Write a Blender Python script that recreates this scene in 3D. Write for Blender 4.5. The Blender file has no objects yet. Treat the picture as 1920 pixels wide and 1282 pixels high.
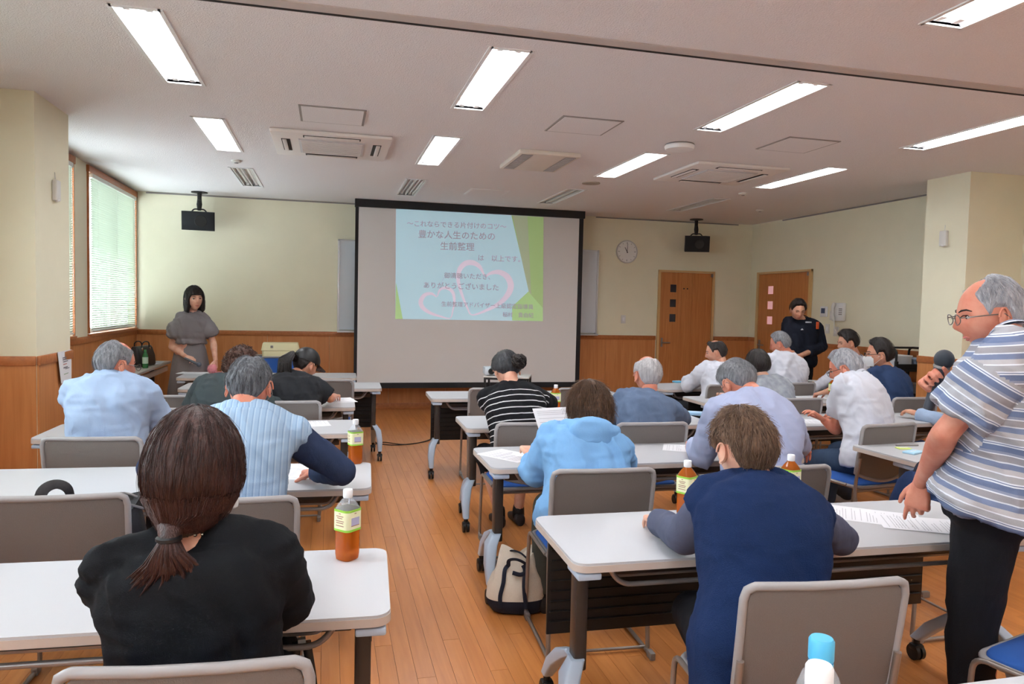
import bpy, bmesh, math, random
import numpy as np
from mathutils import Vector, Matrix
random.seed(7)
PI = math.pi
SC = bpy.context.scene
COL = SC.collection
V = Vector

# ------------------------------------------------------------------ camera, world, exposure
CF, CYAW, CPITCH, CROLL, CH = 1363.88, .2485, .0504, .0225, 1.511     # focal in px at 1920, angles, eye height
cf = V((math.sin(CYAW)*math.cos(CPITCH), math.cos(CYAW)*math.cos(CPITCH), -math.sin(CPITCH)))
cr = V((math.cos(CYAW), -math.sin(CYAW), 0)); cu = cr.cross(cf)
CR = math.cos(CROLL)*cr + math.sin(CROLL)*cu
CU = -math.sin(CROLL)*cr + math.cos(CROLL)*cu
cd = bpy.data.cameras.new('camera'); cam = bpy.data.objects.new('camera', cd); COL.objects.link(cam)
cd.sensor_width = 36; cd.lens = CF/1920*36; cd.clip_start = .05
cam.matrix_world = Matrix(((CR.x, CU.x, -cf.x, 0), (CR.y, CU.y, -cf.y, 0), (CR.z, CU.z, -cf.z, CH), (0, 0, 0, 1)))
SC.camera = cam

def at(px, py, y=None, z=None, x=None):
    """world point seen at photo pixel (px,py) on the plane y=, z= or x="""
    d = CR*((px-960)/CF) - CU*((py-641)/CF) + cf
    t = y/d.y if y is not None else ((z-CH)/d.z if z is not None else x/d.x)
    return V((0, 0, CH)) + d*t

w = bpy.data.worlds.new('world'); SC.world = w; w.use_nodes = True
wn = w.node_tree.nodes; wl = w.node_tree.links
bg = wn['Background']; bg.inputs[1].default_value = 11.0
bg.inputs[0].default_value = (.80, .92, 1.0, 1)                      # hazy bright daylight
SC.view_settings.view_transform = 'Standard'; SC.view_settings.look = 'None'
SC.view_settings.exposure = -0.1; SC.view_settings.gamma = 1; SC.view_settings.use_curve_mapping = False
LAMP_W = 16.5      # one recessed fluorescent fitting
TUBE_E = 14.0

# ------------------------------------------------------------------ materials
def srgb(c):
    return tuple((x/12.92 if x <= .04045 else ((x+.055)/1.055)**2.4) for x in (v/255 for v in c))
MATS = {}
def mat(name, col, rough=.6, metal=0, var=.0, scale=20, stretch=(1, 1, 1), bump=0, bscale=None, bstretch=None, spec=.5,
        emit=None, es=0, trans=0, ior=1.45, col2=None, sheen=0, coat=0, alpha=1):
    """procedural principled material; col in sRGB 0-255, var = noise tint towards col2 (or darker)"""
    m = bpy.data.materials.new(name); m.use_nodes = True; MATS[name] = m
    n = m.node_tree.nodes; l = m.node_tree.links; b = n['Principled BSDF']
    c = srgb(col)
    b.inputs['Base Color'].default_value = (*c, 1); b.inputs['Roughness'].default_value = rough
    b.inputs['Metallic'].default_value = metal; b.inputs['Specular IOR Level'].default_value = spec
    b.inputs['IOR'].default_value = ior
    if trans: b.inputs['Transmission Weight'].default_value = trans
    if sheen: b.inputs['Sheen Weight'].default_value = sheen; b.inputs['Sheen Roughness'].default_value = .6
    if coat: b.inputs['Coat Weight'].default_value = coat; b.inputs['Coat Roughness'].default_value = .25
    if emit: b.inputs['Emission Color'].default_value = (*srgb(emit), 1); b.inputs['Emission Strength'].default_value = es
    tc = n.new('ShaderNodeTexCoord'); src = tc.outputs['Object']
    def noise(sc, st, det=4):
        mp = n.new('ShaderNodeMapping'); mp.inputs['Scale'].default_value = st; l.new(src, mp.inputs[0])
        t = n.new('ShaderNodeTexNoise'); t.inputs['Scale'].default_value = sc; t.inputs['Detail'].default_value = det
        l.new(mp.outputs[0], t.inputs['Vector']); return t.outputs['Fac']
    if var:
        f = noise(scale, stretch)
        r = n.new('ShaderNodeMapRange'); r.inputs[1].default_value = .3; r.inputs[2].default_value = .7
        l.new(f, r.inputs[0])
        mx = n.new('ShaderNodeMix'); mx.data_type = 'RGBA'
        c2 = srgb(col2) if col2 else tuple(x*(1-var) for x in c)
        mx.inputs['A'].default_value = (*c, 1); mx.inputs['B'].default_value = (*c2, 1)
        l.new(r.outputs[0], mx.inputs['Factor']); l.new(mx.outputs['Result'], b.inputs['Base Color'])
        m['colout'] = mx.name
    if bump:
        f = noise(bscale or scale, bstretch or stretch, 5)
        bp = n.new('ShaderNodeBump'); bp.inputs['Strength'].default_value = min(1, bump); bp.inputs['Distance'].default_value = .01*max(1, bump)
        l.new(f, bp.inputs['Height']); l.new(bp.outputs[0], b.inputs['Normal'])
    return m

def wood(name, c1, c2, rough=.45, scale=6, st=(9, 9, .5), coat=0, perobj=0):
    m = mat(name, c1, rough=rough, coat=coat); n = m.node_tree.nodes; l = m.node_tree.links; b = n['Principled BSDF']
    tc = n.new('ShaderNodeTexCoord'); mp = n.new('ShaderNodeMapping'); mp.inputs['Scale'].default_value = st
    oi = n.new('ShaderNodeObjectInfo')
    ad = n.new('ShaderNodeVectorMath'); ad.operation = 'MULTIPLY_ADD'
    l.new(oi.outputs['Random'], ad.inputs[0]); ad.inputs[1].default_value = (37, 91, 53) if perobj else (0, 0, 0)
    l.new(tc.outputs['Object'], ad.inputs[2]); l.new(ad.outputs[0], mp.inputs[0])
    t = n.new('ShaderNodeTexNoise'); t.inputs['Scale'].default_value = scale; t.inputs['Detail'].default_value = 6; t.inputs['Distortion'].default_value = .6
    l.new(mp.outputs[0], t.inputs['Vector'])
    r = n.new('ShaderNodeMapRange'); r.inputs[1].default_value = .32; r.inputs[2].default_value = .68; l.new(t.outputs['Fac'], r.inputs[0])
    mx = n.new('ShaderNodeMix'); mx.data_type = 'RGBA'
    mx.inputs['A'].default_value = (*srgb(c1), 1); mx.inputs['B'].default_value = (*srgb(c2), 1); l.new(r.outputs[0], mx.inputs['Factor'])
    out = mx.outputs['Result']
    if perobj:
        h = n.new('ShaderNodeHueSaturation'); mr = n.new('ShaderNodeMapRange'); mr.inputs[3].default_value = 1-perobj; mr.inputs[4].default_value = 1+perobj
        l.new(oi.outputs['Random'], mr.inputs[0]); l.new(mr.outputs[0], h.inputs['Value']); l.new(out, h.inputs['Color']); out = h.outputs[0]
    l.new(out, b.inputs['Base Color']); return m

# ------------------------------------------------------------------ mesh building
def catmull(pts, k=6):
    P = [V(p) for p in pts]; P = [P[0]*2-P[1]]+P+[P[-1]*2-P[-2]]; out = []
    for i in range(1, len(P)-2):
        for j in range(k):
            t = j/k; a, b, c, d = P[i-1], P[i], P[i+1], P[i+2]
            out.append(.5*((2*b)+(c-a)*t+(2*a-5*b+4*c-d)*t*t+(3*b-a-3*c+d)*t**3))
    out.append(P[-2]); return out
def fillet(pts, r, n=5):
    P = [V(p) for p in pts]; out = [P[0]]
    for i in range(1, len(P)-1):
        a, b, c = P[i-1], P[i], P[i+1]; u = (a-b); w_ = (c-b); q = min(r, u.length*.49, w_.length*.49)
        s = b+u.normalized()*q; e = b+w_.normalized()*q
        for j in range(n+1):
            t = j/n; out.append(s*(1-t)**2+b*2*t*(1-t)+e*t*t)
    out.append(P[-1]); return out
class MB:
    def __init__(s): s.v = []; s.f = []
    def add(s, vs, fs):
        o = len(s.v); s.v += [tuple(p) for p in vs]; s.f += [tuple(i+o for i in q) for q in fs]; return s
    def box(s, c, d, R=None, bev=0, seg=2):
        x, y, z = (q/2 for q in d); c = V(c)
        if bev:
            bm = bmesh.new(); bmesh.ops.create_cube(bm, size=1)
            for q in bm.verts: q.co = V((q.co.x*d[0], q.co.y*d[1], q.co.z*d[2]))
            bmesh.ops.bevel(bm, geom=bm.edges[:], offset=bev, segments=seg, affect='EDGES', profile=.5)
            bm.verts.index_update(); vs = [q.co.copy() for q in bm.verts]; fs = [[q.index for q in f.verts] for f in bm.faces]; bm.free()
        else:
            vs = [V(q) for q in ((-x,-y,-z),(x,-y,-z),(x,y,-z),(-x,y,-z),(-x,-y,z),(x,-y,z),(x,y,z),(-x,y,z))]
            fs = [(0,3,2,1),(4,5,6,7),(0,1,5,4),(1,2,6,5),(2,3,7,6),(3,0,4,7)]
        return s.add([c+(R@q if R else q) for q in vs], fs)
    def b2(s, a, b, **k):      # box from min corner to max corner
        return s.box([(p+q)/2 for p, q in zip(a, b)], [abs(q-p) for p, q in zip(a, b)], **k)
    def loft(s, rings, cap=True, closed=False):
        n = len(rings[0]); o = len(s.v)
        for r in rings: s.v += [tuple(p) for p in r]
        m = len(rings)
        for i in range(m if closed else m-1):
            a = o+i*n; b = o+((i+1) % m)*n
            for j in range(n):
                k = (j+1) % n; s.f.append((a+j, a+k, b+k, b+j))
        if cap and not closed:
            s.f.append(tuple(o+j for j in reversed(range(n)))); s.f.append(tuple(o+(m-1)*n+j for j in range(n)))
        return s
    def tube(s, pts, r, n=8, cap=True, closed=False, flat=1.0, up=None):
        P = [V(p) for p in pts]; m = len(P); rr = r if isinstance(r, (list, tuple)) else [r]*m; rings = []; X = None
        for i in range(m):
            t = (P[(i+1) % m]-P[i-1]) if closed else (P[min(i+1, m-1)]-P[max(i-1, 0)])
            if t.length < 1e-9: t = V((0, 0, 1))
            t.normalize()
            if X is None:
                X = V(up) if up else (V((0, 0, 1)) if abs(t.z) < .9 else V((1, 0, 0)))
            X = (X-t*X.dot(t)); X.normalize(); Y = t.cross(X)
            rings.append([P[i]+(X*math.cos(2*PI*j/n)*flat+Y*math.sin(2*PI*j/n))*rr[i] for j in range(n)])
        return s.loft(rings, cap, closed)
    def capsule(s, pts, rr, n=12):
        """tube with rounded ends"""
        P = [V(p) for p in pts]; rr = list(rr); a = (P[0]-P[1]).normalized(); b = (P[-1]-P[-2]).normalized()
        pre = [(P[0]+a*rr[0]*math.sin(t), rr[0]*math.cos(t)) for t in (1.45, 1.05, .55)]
        post = [(P[-1]+b*rr[-1]*math.sin(t), rr[-1]*math.cos(t)) for t in (.55, 1.05, 1.45)]
        return s.tube([p for p, _ in pre]+P+[p for p, _ in post], [q for _, q in pre]+rr+[q for _, q in post], n)
    def lathe(s, prof, n=16, c=(0, 0, 0), R=None, cap=True):
        c = V(c); rings = []
        for r, z in prof:
            ring = [V((r*math.cos(2*PI*j/n), r*math.sin(2*PI*j/n), z)) for j in range(n)]
            rings.append([c+(R@p if R else p) for p in ring])
        return s.loft(rings, cap)
    def prism(s, out, fn, d0, d1, rev=False):
        n = len(out); vs = [fn(x, y, d0) for x, y in out]+[fn(x, y, d1) for x, y in out]
        fs = [tuple(reversed(range(n))), tuple(range(n, 2*n))]+[(j, (j+1) % n, (j+1) % n+n, j+n) for j in range(n)]
        if rev: fs = [tuple(reversed(f)) for f in fs]
        return s.add(vs, fs)
    def sph(s, c, r, nu=16, nv=10, R=None):
        c = V(c); r = (r, r, r) if isinstance(r, (int, float)) else r; rings = []
        for i in range(nv+1):
            t = PI*min(max(i/nv, .004), .996); rings.append([V((r[0]*math.sin(t)*math.cos(2*PI*j/nu), r[1]*math.sin(t)*math.sin(2*PI*j/nu), -r[2]*math.cos(t))) for j in range(nu)])
        return s.loft([[c+(R@p if R else p) for p in q] for q in rings])
    def mesh(s, name, m=None, sharp=40):
        me = bpy.data.meshes.new(name); me.from_pydata(s.v, [], s.f); me.update()
        if m:
            for q in (m if isinstance(m, (list, tuple)) else [m]): me.materials.append(q)
        if sharp is not None:
            me.polygons.foreach_set('use_smooth', [True]*len(me.polygons))
            me.set_sharp_from_angle(angle=math.radians(sharp))
        return me
    def build(s, name, m=None, parent=None, sharp=40, loc=None, rz=0):
        return link(name, s.mesh(name, m, sharp), parent, loc, rz)
def link(name, me, parent=None, loc=None, rz=0):
    o = bpy.data.objects.new(name, me); COL.objects.link(o)
    if parent: o.parent = parent
    if loc is not None: o.location = loc
    o.rotation_euler.z = rz; return o
def tag(o, label, cat, group=None):
    o['label'] = label; o['category'] = cat
    if group: o['group'] = group
    return o
def thing(name, label, cat, loc=(0, 0, 0), rz=0, group=None):
    o = link(name, None, None, loc, rz); return tag(o, label, cat, group)
def struct(o): o['kind'] = 'structure'; return o
def dup(root, loc, rz, label, group=None):
    r = root.copy(); COL.objects.link(r); r.location = loc; r.rotation_euler = (0, 0, rz); r['label'] = label
    if group: r['group'] = group
    for ch in list(root.children):
        c = ch.copy(); COL.objects.link(c); c.parent = r
        for g in list(ch.children):
            d = g.copy(); COL.objects.link(d); d.parent = c
    return r
def rrect(w_, h, r, n=5):
    out = []
    for cx, cy, a in ((w_/2-r, h/2-r, 0), (-w_/2+r, h/2-r, 90), (-w_/2+r, -h/2+r, 180), (w_/2-r, -h/2+r, 270)):
        for i in range(n+1):
            t = math.radians(a+90*i/n); out.append((cx+r*math.cos(t), cy+r*math.sin(t)))
    return out
XY = lambda x, y, z: (x, y, z)
XZ = lambda x, z, y: (x, y, z)
YZ = lambda y, z, x: (x, y, z)
def text_mb(s, size, fn, thick=0, align='CENTER', bold=0):
    """lettering as a thin mesh; fn maps (x,y,depth) to 3D"""
    cu_ = bpy.data.curves.new('t', 'FONT'); cu_.body = s; cu_.size = size; cu_.align_x = align; cu_.resolution_u = 2; cu_.offset = bold; cu_.extrude = .0008
    o = bpy.data.objects.new('t', cu_); COL.objects.link(o)
    dg = bpy.context.evaluated_depsgraph_get(); me = bpy.data.meshes.new_from_object(o.evaluated_get(dg))
    mb = MB(); mb.add([fn(*p.co) for p in me.vertices], [tuple(p.vertices) for p in me.polygons])
    bpy.data.objects.remove(o); bpy.data.curves.remove(cu_); bpy.data.meshes.remove(me); return mb

# ---- palette
WALL = mat('cream_wallpaper', (238, 232, 206), .85, var=.04, scale=3, bump=.15, bscale=350)
CEIL = mat('white_rough_ceiling', (240, 236, 236), .95, var=.09, scale=130, bump=.6, bscale=120)
WOOD = wood('wainscot_veneer', (204, 138, 84), (190, 122, 70), .42, 5, (6, 6, .35))
TRIMW = wood('brown_wood_trim', (184, 114, 66), (164, 98, 54), .4, 5, (6, 6, 6))
DOORW = wood('door_veneer', (202, 134, 78), (184, 115, 62), .42, 5, (9, 9, .35))
FLOORW = wood('floor_board_wood', (203, 132, 72), (188, 116, 58), .3, 5, (7, .45, 7), coat=.35, perobj=.07)
WHITE = mat('white_enamel', (236, 236, 236), .4)
OFFW = mat('offwhite_plastic', (222, 220, 214), .5)
BLACK = mat('black_plastic', (22, 22, 24), .45)
DARK = mat('dark_gap', (30, 28, 28), .8)
GREY = mat('grey_metal', (140, 134, 132), .4, .3)
CHROME = mat('chrome', (200, 200, 200), .2, 1)
def clear(name, col=(250, 252, 255), k=.78):
    m = mat(name, col, .08); n = m.node_tree.nodes; l = m.node_tree.links
    t = n.new('ShaderNodeBsdfTransparent'); t.inputs[0].default_value = (*srgb(col), 1); x = n.new('ShaderNodeMixShader'); x.inputs[0].default_value = k
    l.new(n['Principled BSDF'].outputs[0], x.inputs[1]); l.new(t.outputs[0], x.inputs[2]); l.new(x.outputs[0], n['Material Output'].inputs[0]); return m
GLASS = mat('window_glass', (255, 255, 255), .02, trans=1, ior=1.02, spec=.2)
# ------------------------------------------------------------------ room shell
HC, YF, YB, XL, XR, HR = 2.877, 10.4, -3.2, -2.43, 6.56, 1.09
fl = struct(MB().b2((XL-.3, YB-.2, -.12), (XR+.3, YF+.2, -.012)).build('floor', DARK))
# floor boards: the nearest ones singly, the rest joined
BW, BL = .0755, 1.82
bme = MB().b2((-BW/2+.0006, -BL/2+.0007, -.012), (BW/2-.0006, BL/2-.0007, 0)).mesh('floorboard', FLOORW, None)
cells = []
ncol = int((XR-XL)/BW)+1
for i in range(ncol):
    x = XL+BW*(i+.5); off = (0, .91)[i % 2]+(.0 if i % 4 < 2 else .31)
    for j in range(-2, 8):
        y = YB+.6+off+BL*j
        y0, y1 = max(y-BL/2, YB), min(y+BL/2, YF)
        if y1-y0 > .1: cells.append((x, (y0+y1)/2, y1-y0, abs(x-.55)*.8+abs(y-4.6)*.62+(5 if y1 < 2 else 0)))
cells.sort(key=lambda c: c[3])
rest = MB()
for k, (x, y, ln, _) in enumerate(cells):
    if k < 300:
        o = link('floorboard', bme, fl, (x, y, 0)); o.scale.y = ln/BL
    else:
        rest.b2((x-BW/2+.0006, y-ln/2+.0007, -.012), (x+BW/2-.0006, y+ln/2-.0007, 0))
o = rest.build('floorboards', FLOORW, fl, None); o['kind'] = 'stuff'
CX = (-1.011, .826, 2.689, 4.557); LW, LL = .225, 1.25
LY = (5.985, 3.849, 1.666, -.52, -2.6, 8.12)
cm = MB(); yy = sorted(LY); edges = [YB-.2]
for y in yy: edges += [y, y+LL]
edges.append(YF+.2)
for i in range(len(edges)-1):
    if i % 2 == 0: cm.b2((XL-.3, edges[i], HC), (XR+.3, edges[i+1], HC+.02))
    else:
        xs = [XL-.3]
        for x in CX: xs += [x, x+LW]
        xs.append(XR+.3)
        for j in range(0, len(xs), 2): cm.b2((xs[j], edges[i], HC), (xs[j+1], edges[i+1], HC+.02))
cm.b2((XL-.3, YB-.2, HC+.1), (XR+.3, YF+.2, HC+.14))
struct(cm.build('ceiling', CEIL, None, None))

def wall(name, a, b): return struct(MB().b2(a, b).build(name, WALL))
wf = wall('wall_front', (XL-.3, YF, 0), (XR+.3, YF+.15, HC))
wr = wall('wall_right', (XR, YB, 0), (XR+.15, YF, HC))
wall('wall_back', (XL-.3, YB-.15, 0), (XR+.3, YB, HC))
# left wall with window openings: sill band, header band, piers
PLX, PLY0, PLY1 = -1.93, 5.61, 6.28
wlm = MB(); SILL, HEAD = 1.115, 2.80
wlm.b2((XL-.16, YB, 0), (XL, YF, SILL-.02)); wlm.b2((XL-.16, YB, HEAD), (XL, YF, HC))
for y0, y1 in ((YB, -1.6), (.4, 2.0), (4.6, 6.8), (7.98, 8.46), (10.36, YF)): wlm.b2((XL-.16, y0, SILL-.02), (XL, y1, HEAD))
wl_ = struct(wlm.build('wall_left', WALL))
pl = wall('wall_left_pillar', (XL, PLY0, 0), (PLX, PLY1, HC))
PRX, PRY0, PRY1 = 5.9, 5.7, 6.22
pr = wall('wall_right_pillar', (PRX, PRY0, 0), (XR, PRY1, HC))
# wainscot: veneer panels on each wall, with a moulding on top
pk = {}
def panel(parent, along, at_, c0, c1, face, h=HR-.065, z0=.085):
    """one veneer panel; along 'x' or 'y'; face = outward sign"""
    g = .0015; t = .012
    w_ = c1-c0-2*g; key = (along, round(w_, 3), face)
    if key not in pk:
        m = MB()
        if along == 'x': m.box((0, face*t/2, (z0+h)/2), (w_, t, h-z0), bev=.001, seg=1)
        else: m.box((face*t/2, 0, (z0+h)/2), (t, w_, h-z0), bev=.001, seg=1)
        pk[key] = m.mesh('panel', WOOD, 30)
    c = (c0+c1)/2
    link('panel', pk[key], parent, (c, at_, 0) if along == 'x' else (at_, c, 0))
def wains(parent, along, at_, a, b, face, n):
    st = (b-a)/n
    for i in range(n): panel(parent, along, at_, a+st*i, a+st*(i+1), face)
    def bar(nm, z0, z1, t, m_):
        m = MB(); p, q = (at_, at_+face*t) if face > 0 else (at_+face*t, at_)
        if along == 'x': m.box(((a+b)/2, (p+q)/2, (z0+z1)/2), (b-a, t, z1-z0), bev=.004)
        else: m.box(((p+q)/2, (a+b)/2, (z0+z1)/2), (t, b-a, z1-z0), bev=.004)
        struct(m.build(nm, m_))
    bar('trim_1', HR-.065, HR, .024, TRIMW); bar('baseboard_1', 0, .085, .02, TRIMW)
wains(wf, 'x', YF, XL, 4.93, -1, 9); wains(wf, 'x', YF, 5.93, XR, -1, 1)
wains(wl_, 'y', XL, 6.28, YF, 1, 5); wains(wl_, 'y', XL, YB, PLY0, 1, 9)
wains(wr, 'y', XR, PRY1, 8.78, -1, 3); wains(wr, 'y', XR, 10.17, YF, -1, 1); wains(wr, 'y', XR, YB, PRY0, -1, 9)
wains(pl, 'x', PLY0, XL, PLX, -1, 1); wains(pl, 'y', PLX, PLY0, PLY1, 1, 1)
wains(pr, 'y', PRX, PRY0, PRY1, -1, 1); wains(pr, 'x', PRY0, PRX, XR, -1, 1)
# picture rails under the ceiling
struct(MB().b2((-2.3, YF-.012, HC-.022), (.4, YF, HC-.006)).build('trim_2', GREY))
struct(MB().b2((3.9, YF-.012, HC-.022), (6.3, YF, HC-.006)).build('trim_3', GREY))
struct(MB().b2((XR-.012, 6.4, HC-.022), (XR, 9.6, HC-.006)).build('trim_4', GREY))
# partition track across the ceiling
tr = struct(MB().b2((XL, 3.55, HC-.006), (XR, 3.66, HC)).build('trim_5', mat('track_beige', (196, 186, 180), .6)))
MB().b2((XL, 3.63, HC-.0075), (XR, 3.652, HC-.004)).build('slot', DARK, tr)

# windows on the left wall
def window(nm, y0, y1, vis=True):
    o = struct(MB().b2((XL-.11, y0, SILL), (XL-.104, y1, HEAD)).build(nm, GLASS))
    m = MB(); f = mat('window_frame_alu', (225, 225, 228), .4) if 'window_frame_alu' not in MATS else MATS['window_frame_alu']
    for a, b in ((y0, y0+.045), (y1-.045, y1), ((y0+y1)/2-.02, (y0+y1)/2+.02)): m.b2((XL-.14, a, SILL), (XL-.075, b, HEAD))
    for a, b in ((SILL, SILL+.045), (HEAD-.045, HEAD)): m.b2((XL-.138, y0, a), (XL-.077, y1, b))
    m.build('window_frame', f, o)
    m = MB().b2((XL-.15, y0-.02, SILL-.03), (XL+.035, y1+.02, SILL-.003)); m.build('window_sill', TRIMW, o)
    m = MB().b2((XL-.02, y0-.03, HEAD-.01), (XL+.03, y1+.03, HEAD+.06))
    for a, b in ((y0-.018, y0-.002), (y1+.002, y1+.018)): m.b2((XL-.01, a, SILL), (XL+.02, b, HEAD))
    m.build('window_casing', TRIMW, o); return o
window('window_1', 8.46, 10.36); window('window_2', 6.8, 7.98); window('window_3', 2.0, 4.6); window('window_4', -1.6, .4)
SLAT = mat('pale_green_slat', (196, 205, 188), .45); 
_b = SLAT.node_tree.nodes['Principled BSDF']; _b.inputs['Transmission Weight'].default_value = 0
def blind(label, y0, y1, n, tilt, bottom):
    t = thing('venetian_blind', label, 'blind', (XL+.012, (y0+y1)/2, 0), 0)
    L = y1-y0; top = HEAD-.05
    MB().box((0, 0, top+.02), (.035, L, .045), bev=.004).build('head_rail', OFFW, t)
    m = MB(); R = Matrix.Rotation(tilt, 3, 'Y')
    pts = [(-.0145, -.002), (-.005, .0012), (.005, .0012), (.0145, -.002)]
    ring = lambda yy: [R@V((x, yy, z)) for x, z in pts]+[R@V((x, yy, z-.0006)) for x, z in reversed(pts)]
    m.loft([ring(-L/2), ring(L/2)]); me = m.mesh('slat', SLAT, 60)
    st = (top-bottom)/n
    for i in range(n): link('slat', me, t, (0, 0, bottom+.01+st*i))
    MB().box((0, 0, bottom-.012), (.022, L, .018), bev=.003).build('bottom_rail', OFFW, t)
    m = MB()
    for yy in (-L*.4, 0, L*.4): m.tube([(.016, yy, bottom), (.016, yy, top)], .0009, 4)
    m.tube([(.03, L*.44, 1.5), (.02, L*.44, top)], .003, 6)
    m.build('cord', OFFW, t); return t
blind('pale green venetian blind over the bright window in the far left corner', 8.54, 10.34, 66, -.72, 1.15)
blind('venetian blind just behind the left pillar, seen edge-on', 6.84, 7.95, 66, -.72, 1.15)
blind('venetian blind on the left wall before the pillar', 2.04, 4.56, 60, .35, 1.15)

# ------------------------------------------------------------------ doors
def door(nm, frame, fn, panes_m, closer):
    """fn maps (u across 0..w, depth out, z)"""
    def bx(m, u0, u1, d0, d1, z0, z1):
        a = V(fn(u0, d0, z0)); b = V(fn(u1, d1, z1)); m.b2([min(p, q) for p, q in zip(a, b)], [max(p, q) for p, q in zip(a, b)]); return m
    W_ = .89; H_ = 2.08
    fr = MB(); bx(fr, -.035, 0, -.005, .028, 0, H_+.03); bx(fr, W_, W_+.035, -.005, .028, 0, H_+.03); bx(fr, -.035, W_+.035, -.005, .026, H_, H_+.03)
    root = struct(fr.build(nm, frame))
    lf = MB(); us = [(0.004, .155), (.265, .36), (.36, W_-.004)]
    zs = [(1.845-.0, 1.735), (1.6, 1.48), (1.36, 1.235)]
    bx(lf, .004, .17, -.01, .012, .008, H_-.004); bx(lf, .275, .36-.001, -.01, .012, .008, H_-.004)
    bx(lf, .36+.001, .545, -.01, .012, .008, H_-.004); bx(lf, .547, W_-.004, -.01, .012, .008, H_-.004)
    zz = [.008, 1.31, 1.43, 1.54, 1.66, 1.77, 1.89, H_-.004]
    for i in range(0, 8, 2): bx(lf, .17, .275, -.01, .0118, zz[i], zz[i+1])
    lf.build('door_leaf', DOORW, root, 30)
    for z in (1.37, 1.6, 1.83): bx(MB(), .17, .275, -.004, .002, z-.06, z+.06).build('pane', panes_m, root)
    h = MB(); bx(h, .035, .065, .012, .02, .92, 1.06)
    a = V(fn(.05, .02, .985)); b = V(fn(.05, .055, .985)); c = V(fn(.17, .055, .985)); h.tube(fillet([a, b, c], .015), .009, 8)
    h.build('door_handle', GREY, root)
    k = MB(); bx(k, W_-.03, W_, .012, .03, H_-.06, H_-.01); bx(k, W_-.03, W_, .012, .03, .2, .28)
    k.build('hinge', GREY, root)
    if closer:
        p = MB()
        for u in (.40, .46): p.tube([fn(u, .01, 1.83), fn(u, .016, 1.83)], .012, 10)
        p.build('peg', BLACK, root)
    return root
FRAME = mat('door_frame_light', (214, 176, 122), .5)
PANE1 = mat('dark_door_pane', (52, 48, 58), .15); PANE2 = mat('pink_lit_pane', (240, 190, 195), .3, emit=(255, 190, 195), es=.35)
door('door_1', FRAME, lambda u, d, z: (4.98+u, YF-d-.012, z), PANE1, True)
door('door_2', FRAME, lambda u, d, z: (XR-d-.012, 10.12-(u*1.38), z), PANE2, False)

# ------------------------------------------------------------------ ceiling fittings
REFL = mat('white_reflector', (245, 245, 245), .35)
TUBE = mat('lit_fluorescent_tube', (255, 255, 255), .5, emit=(246, 250, 255), es=TUBE_E)
UNLIT = mat('unlit_tube', (236, 232, 228), .3)
def fixture(x, y, lit, label, group):
    """recessed two-tube trough, opening (x..x+LW, y..y+LL)"""
    t = thing('ceiling_light', label, 'ceiling light', (x+LW/2, y+LL/2, HC), 0, group)
    m = MB(); a, b = LW/2, LL/2
    for s in (-1, 1):
        m.b2((s*a-.011, -b-.011, -.006), (s*a+.011, b+.011, .002)); m.b2((-a, s*b-.011, -.006), (a, s*b+.011, .002))
    m.build('frame', WHITE, t)
    m = MB(); dp = .075; ia = a*.55
    pf = [(-a, .0), (-ia, dp), (ia, dp), (a, .0)]
    for p, q in zip(pf, pf[1:]): m.add([(p[0], -b, p[1]), (q[0], -b, q[1]), (q[0], b, q[1]), (p[0], b, p[1])], [(0, 1, 2, 3)])
    for e in (-b, b): m.add([(-a, e, 0), (-a, e, dp), (a, e, dp), (a, e, 0)], [(0, 1, 2, 3)])
    m.build('reflector', REFL, t, None)
    for s in (-.05, .05):
        MB().tube([(s, -b+.07, .026), (s, b-.07, .026)], .0135, 10).build('tube', TUBE if lit else UNLIT, t)
    for s in (-.05, .05):
        for e in (-1, 1): MB().b2((s-.016, e*(b-.045)-.025, .008), (s+.016, e*(b-.045)+.025, .074)).build('socket', WHITE, t)
    if not lit:
        for s in (-.09, 0, .09): MB().b2((s-.006, -b+.02, .0), (s+.006, b-.02, .03)).build('ridge', OFFW, t)
    if lit:
        ld = bpy.data.lights.new('lamp', 'AREA'); ld.shape = 'RECTANGLE'; ld.size = .11; ld.size_y = LL-.04; ld.energy = LAMP_W
        ld.color = (.95, .98, 1.0)
        lo = bpy.data.objects.new('lamp', ld); COL.objects.link(lo); lo.parent = t; lo.location = (0, 0, .068)
    return t
CN = ('leftmost column', 'second column', 'third column', 'rightmost column')
for j, (y, rn) in enumerate(((5.985, 'far lit row'), (3.849, 'row just beyond the ceiling track'), (1.666, 'row nearest the viewer'), (-.52, 'row behind the viewer'), (-2.6, 'last row behind the viewer'))):
    for i, x in enumerate(CX):
        fixture(x, y, True, 'lit recessed ceiling light, %s, %s' % (CN[i], rn), 'lit ceiling lights')
for i, x in enumerate(CX):
    fixture(x, 8.12, False, 'unlit recessed ceiling light near the screen wall, %s' % CN[i], 'unlit ceiling lights')
ACW = mat('aircon_white', (232, 226, 222), .5); ACG = mat('aircon_grille', (205, 203, 204), .7)
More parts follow.
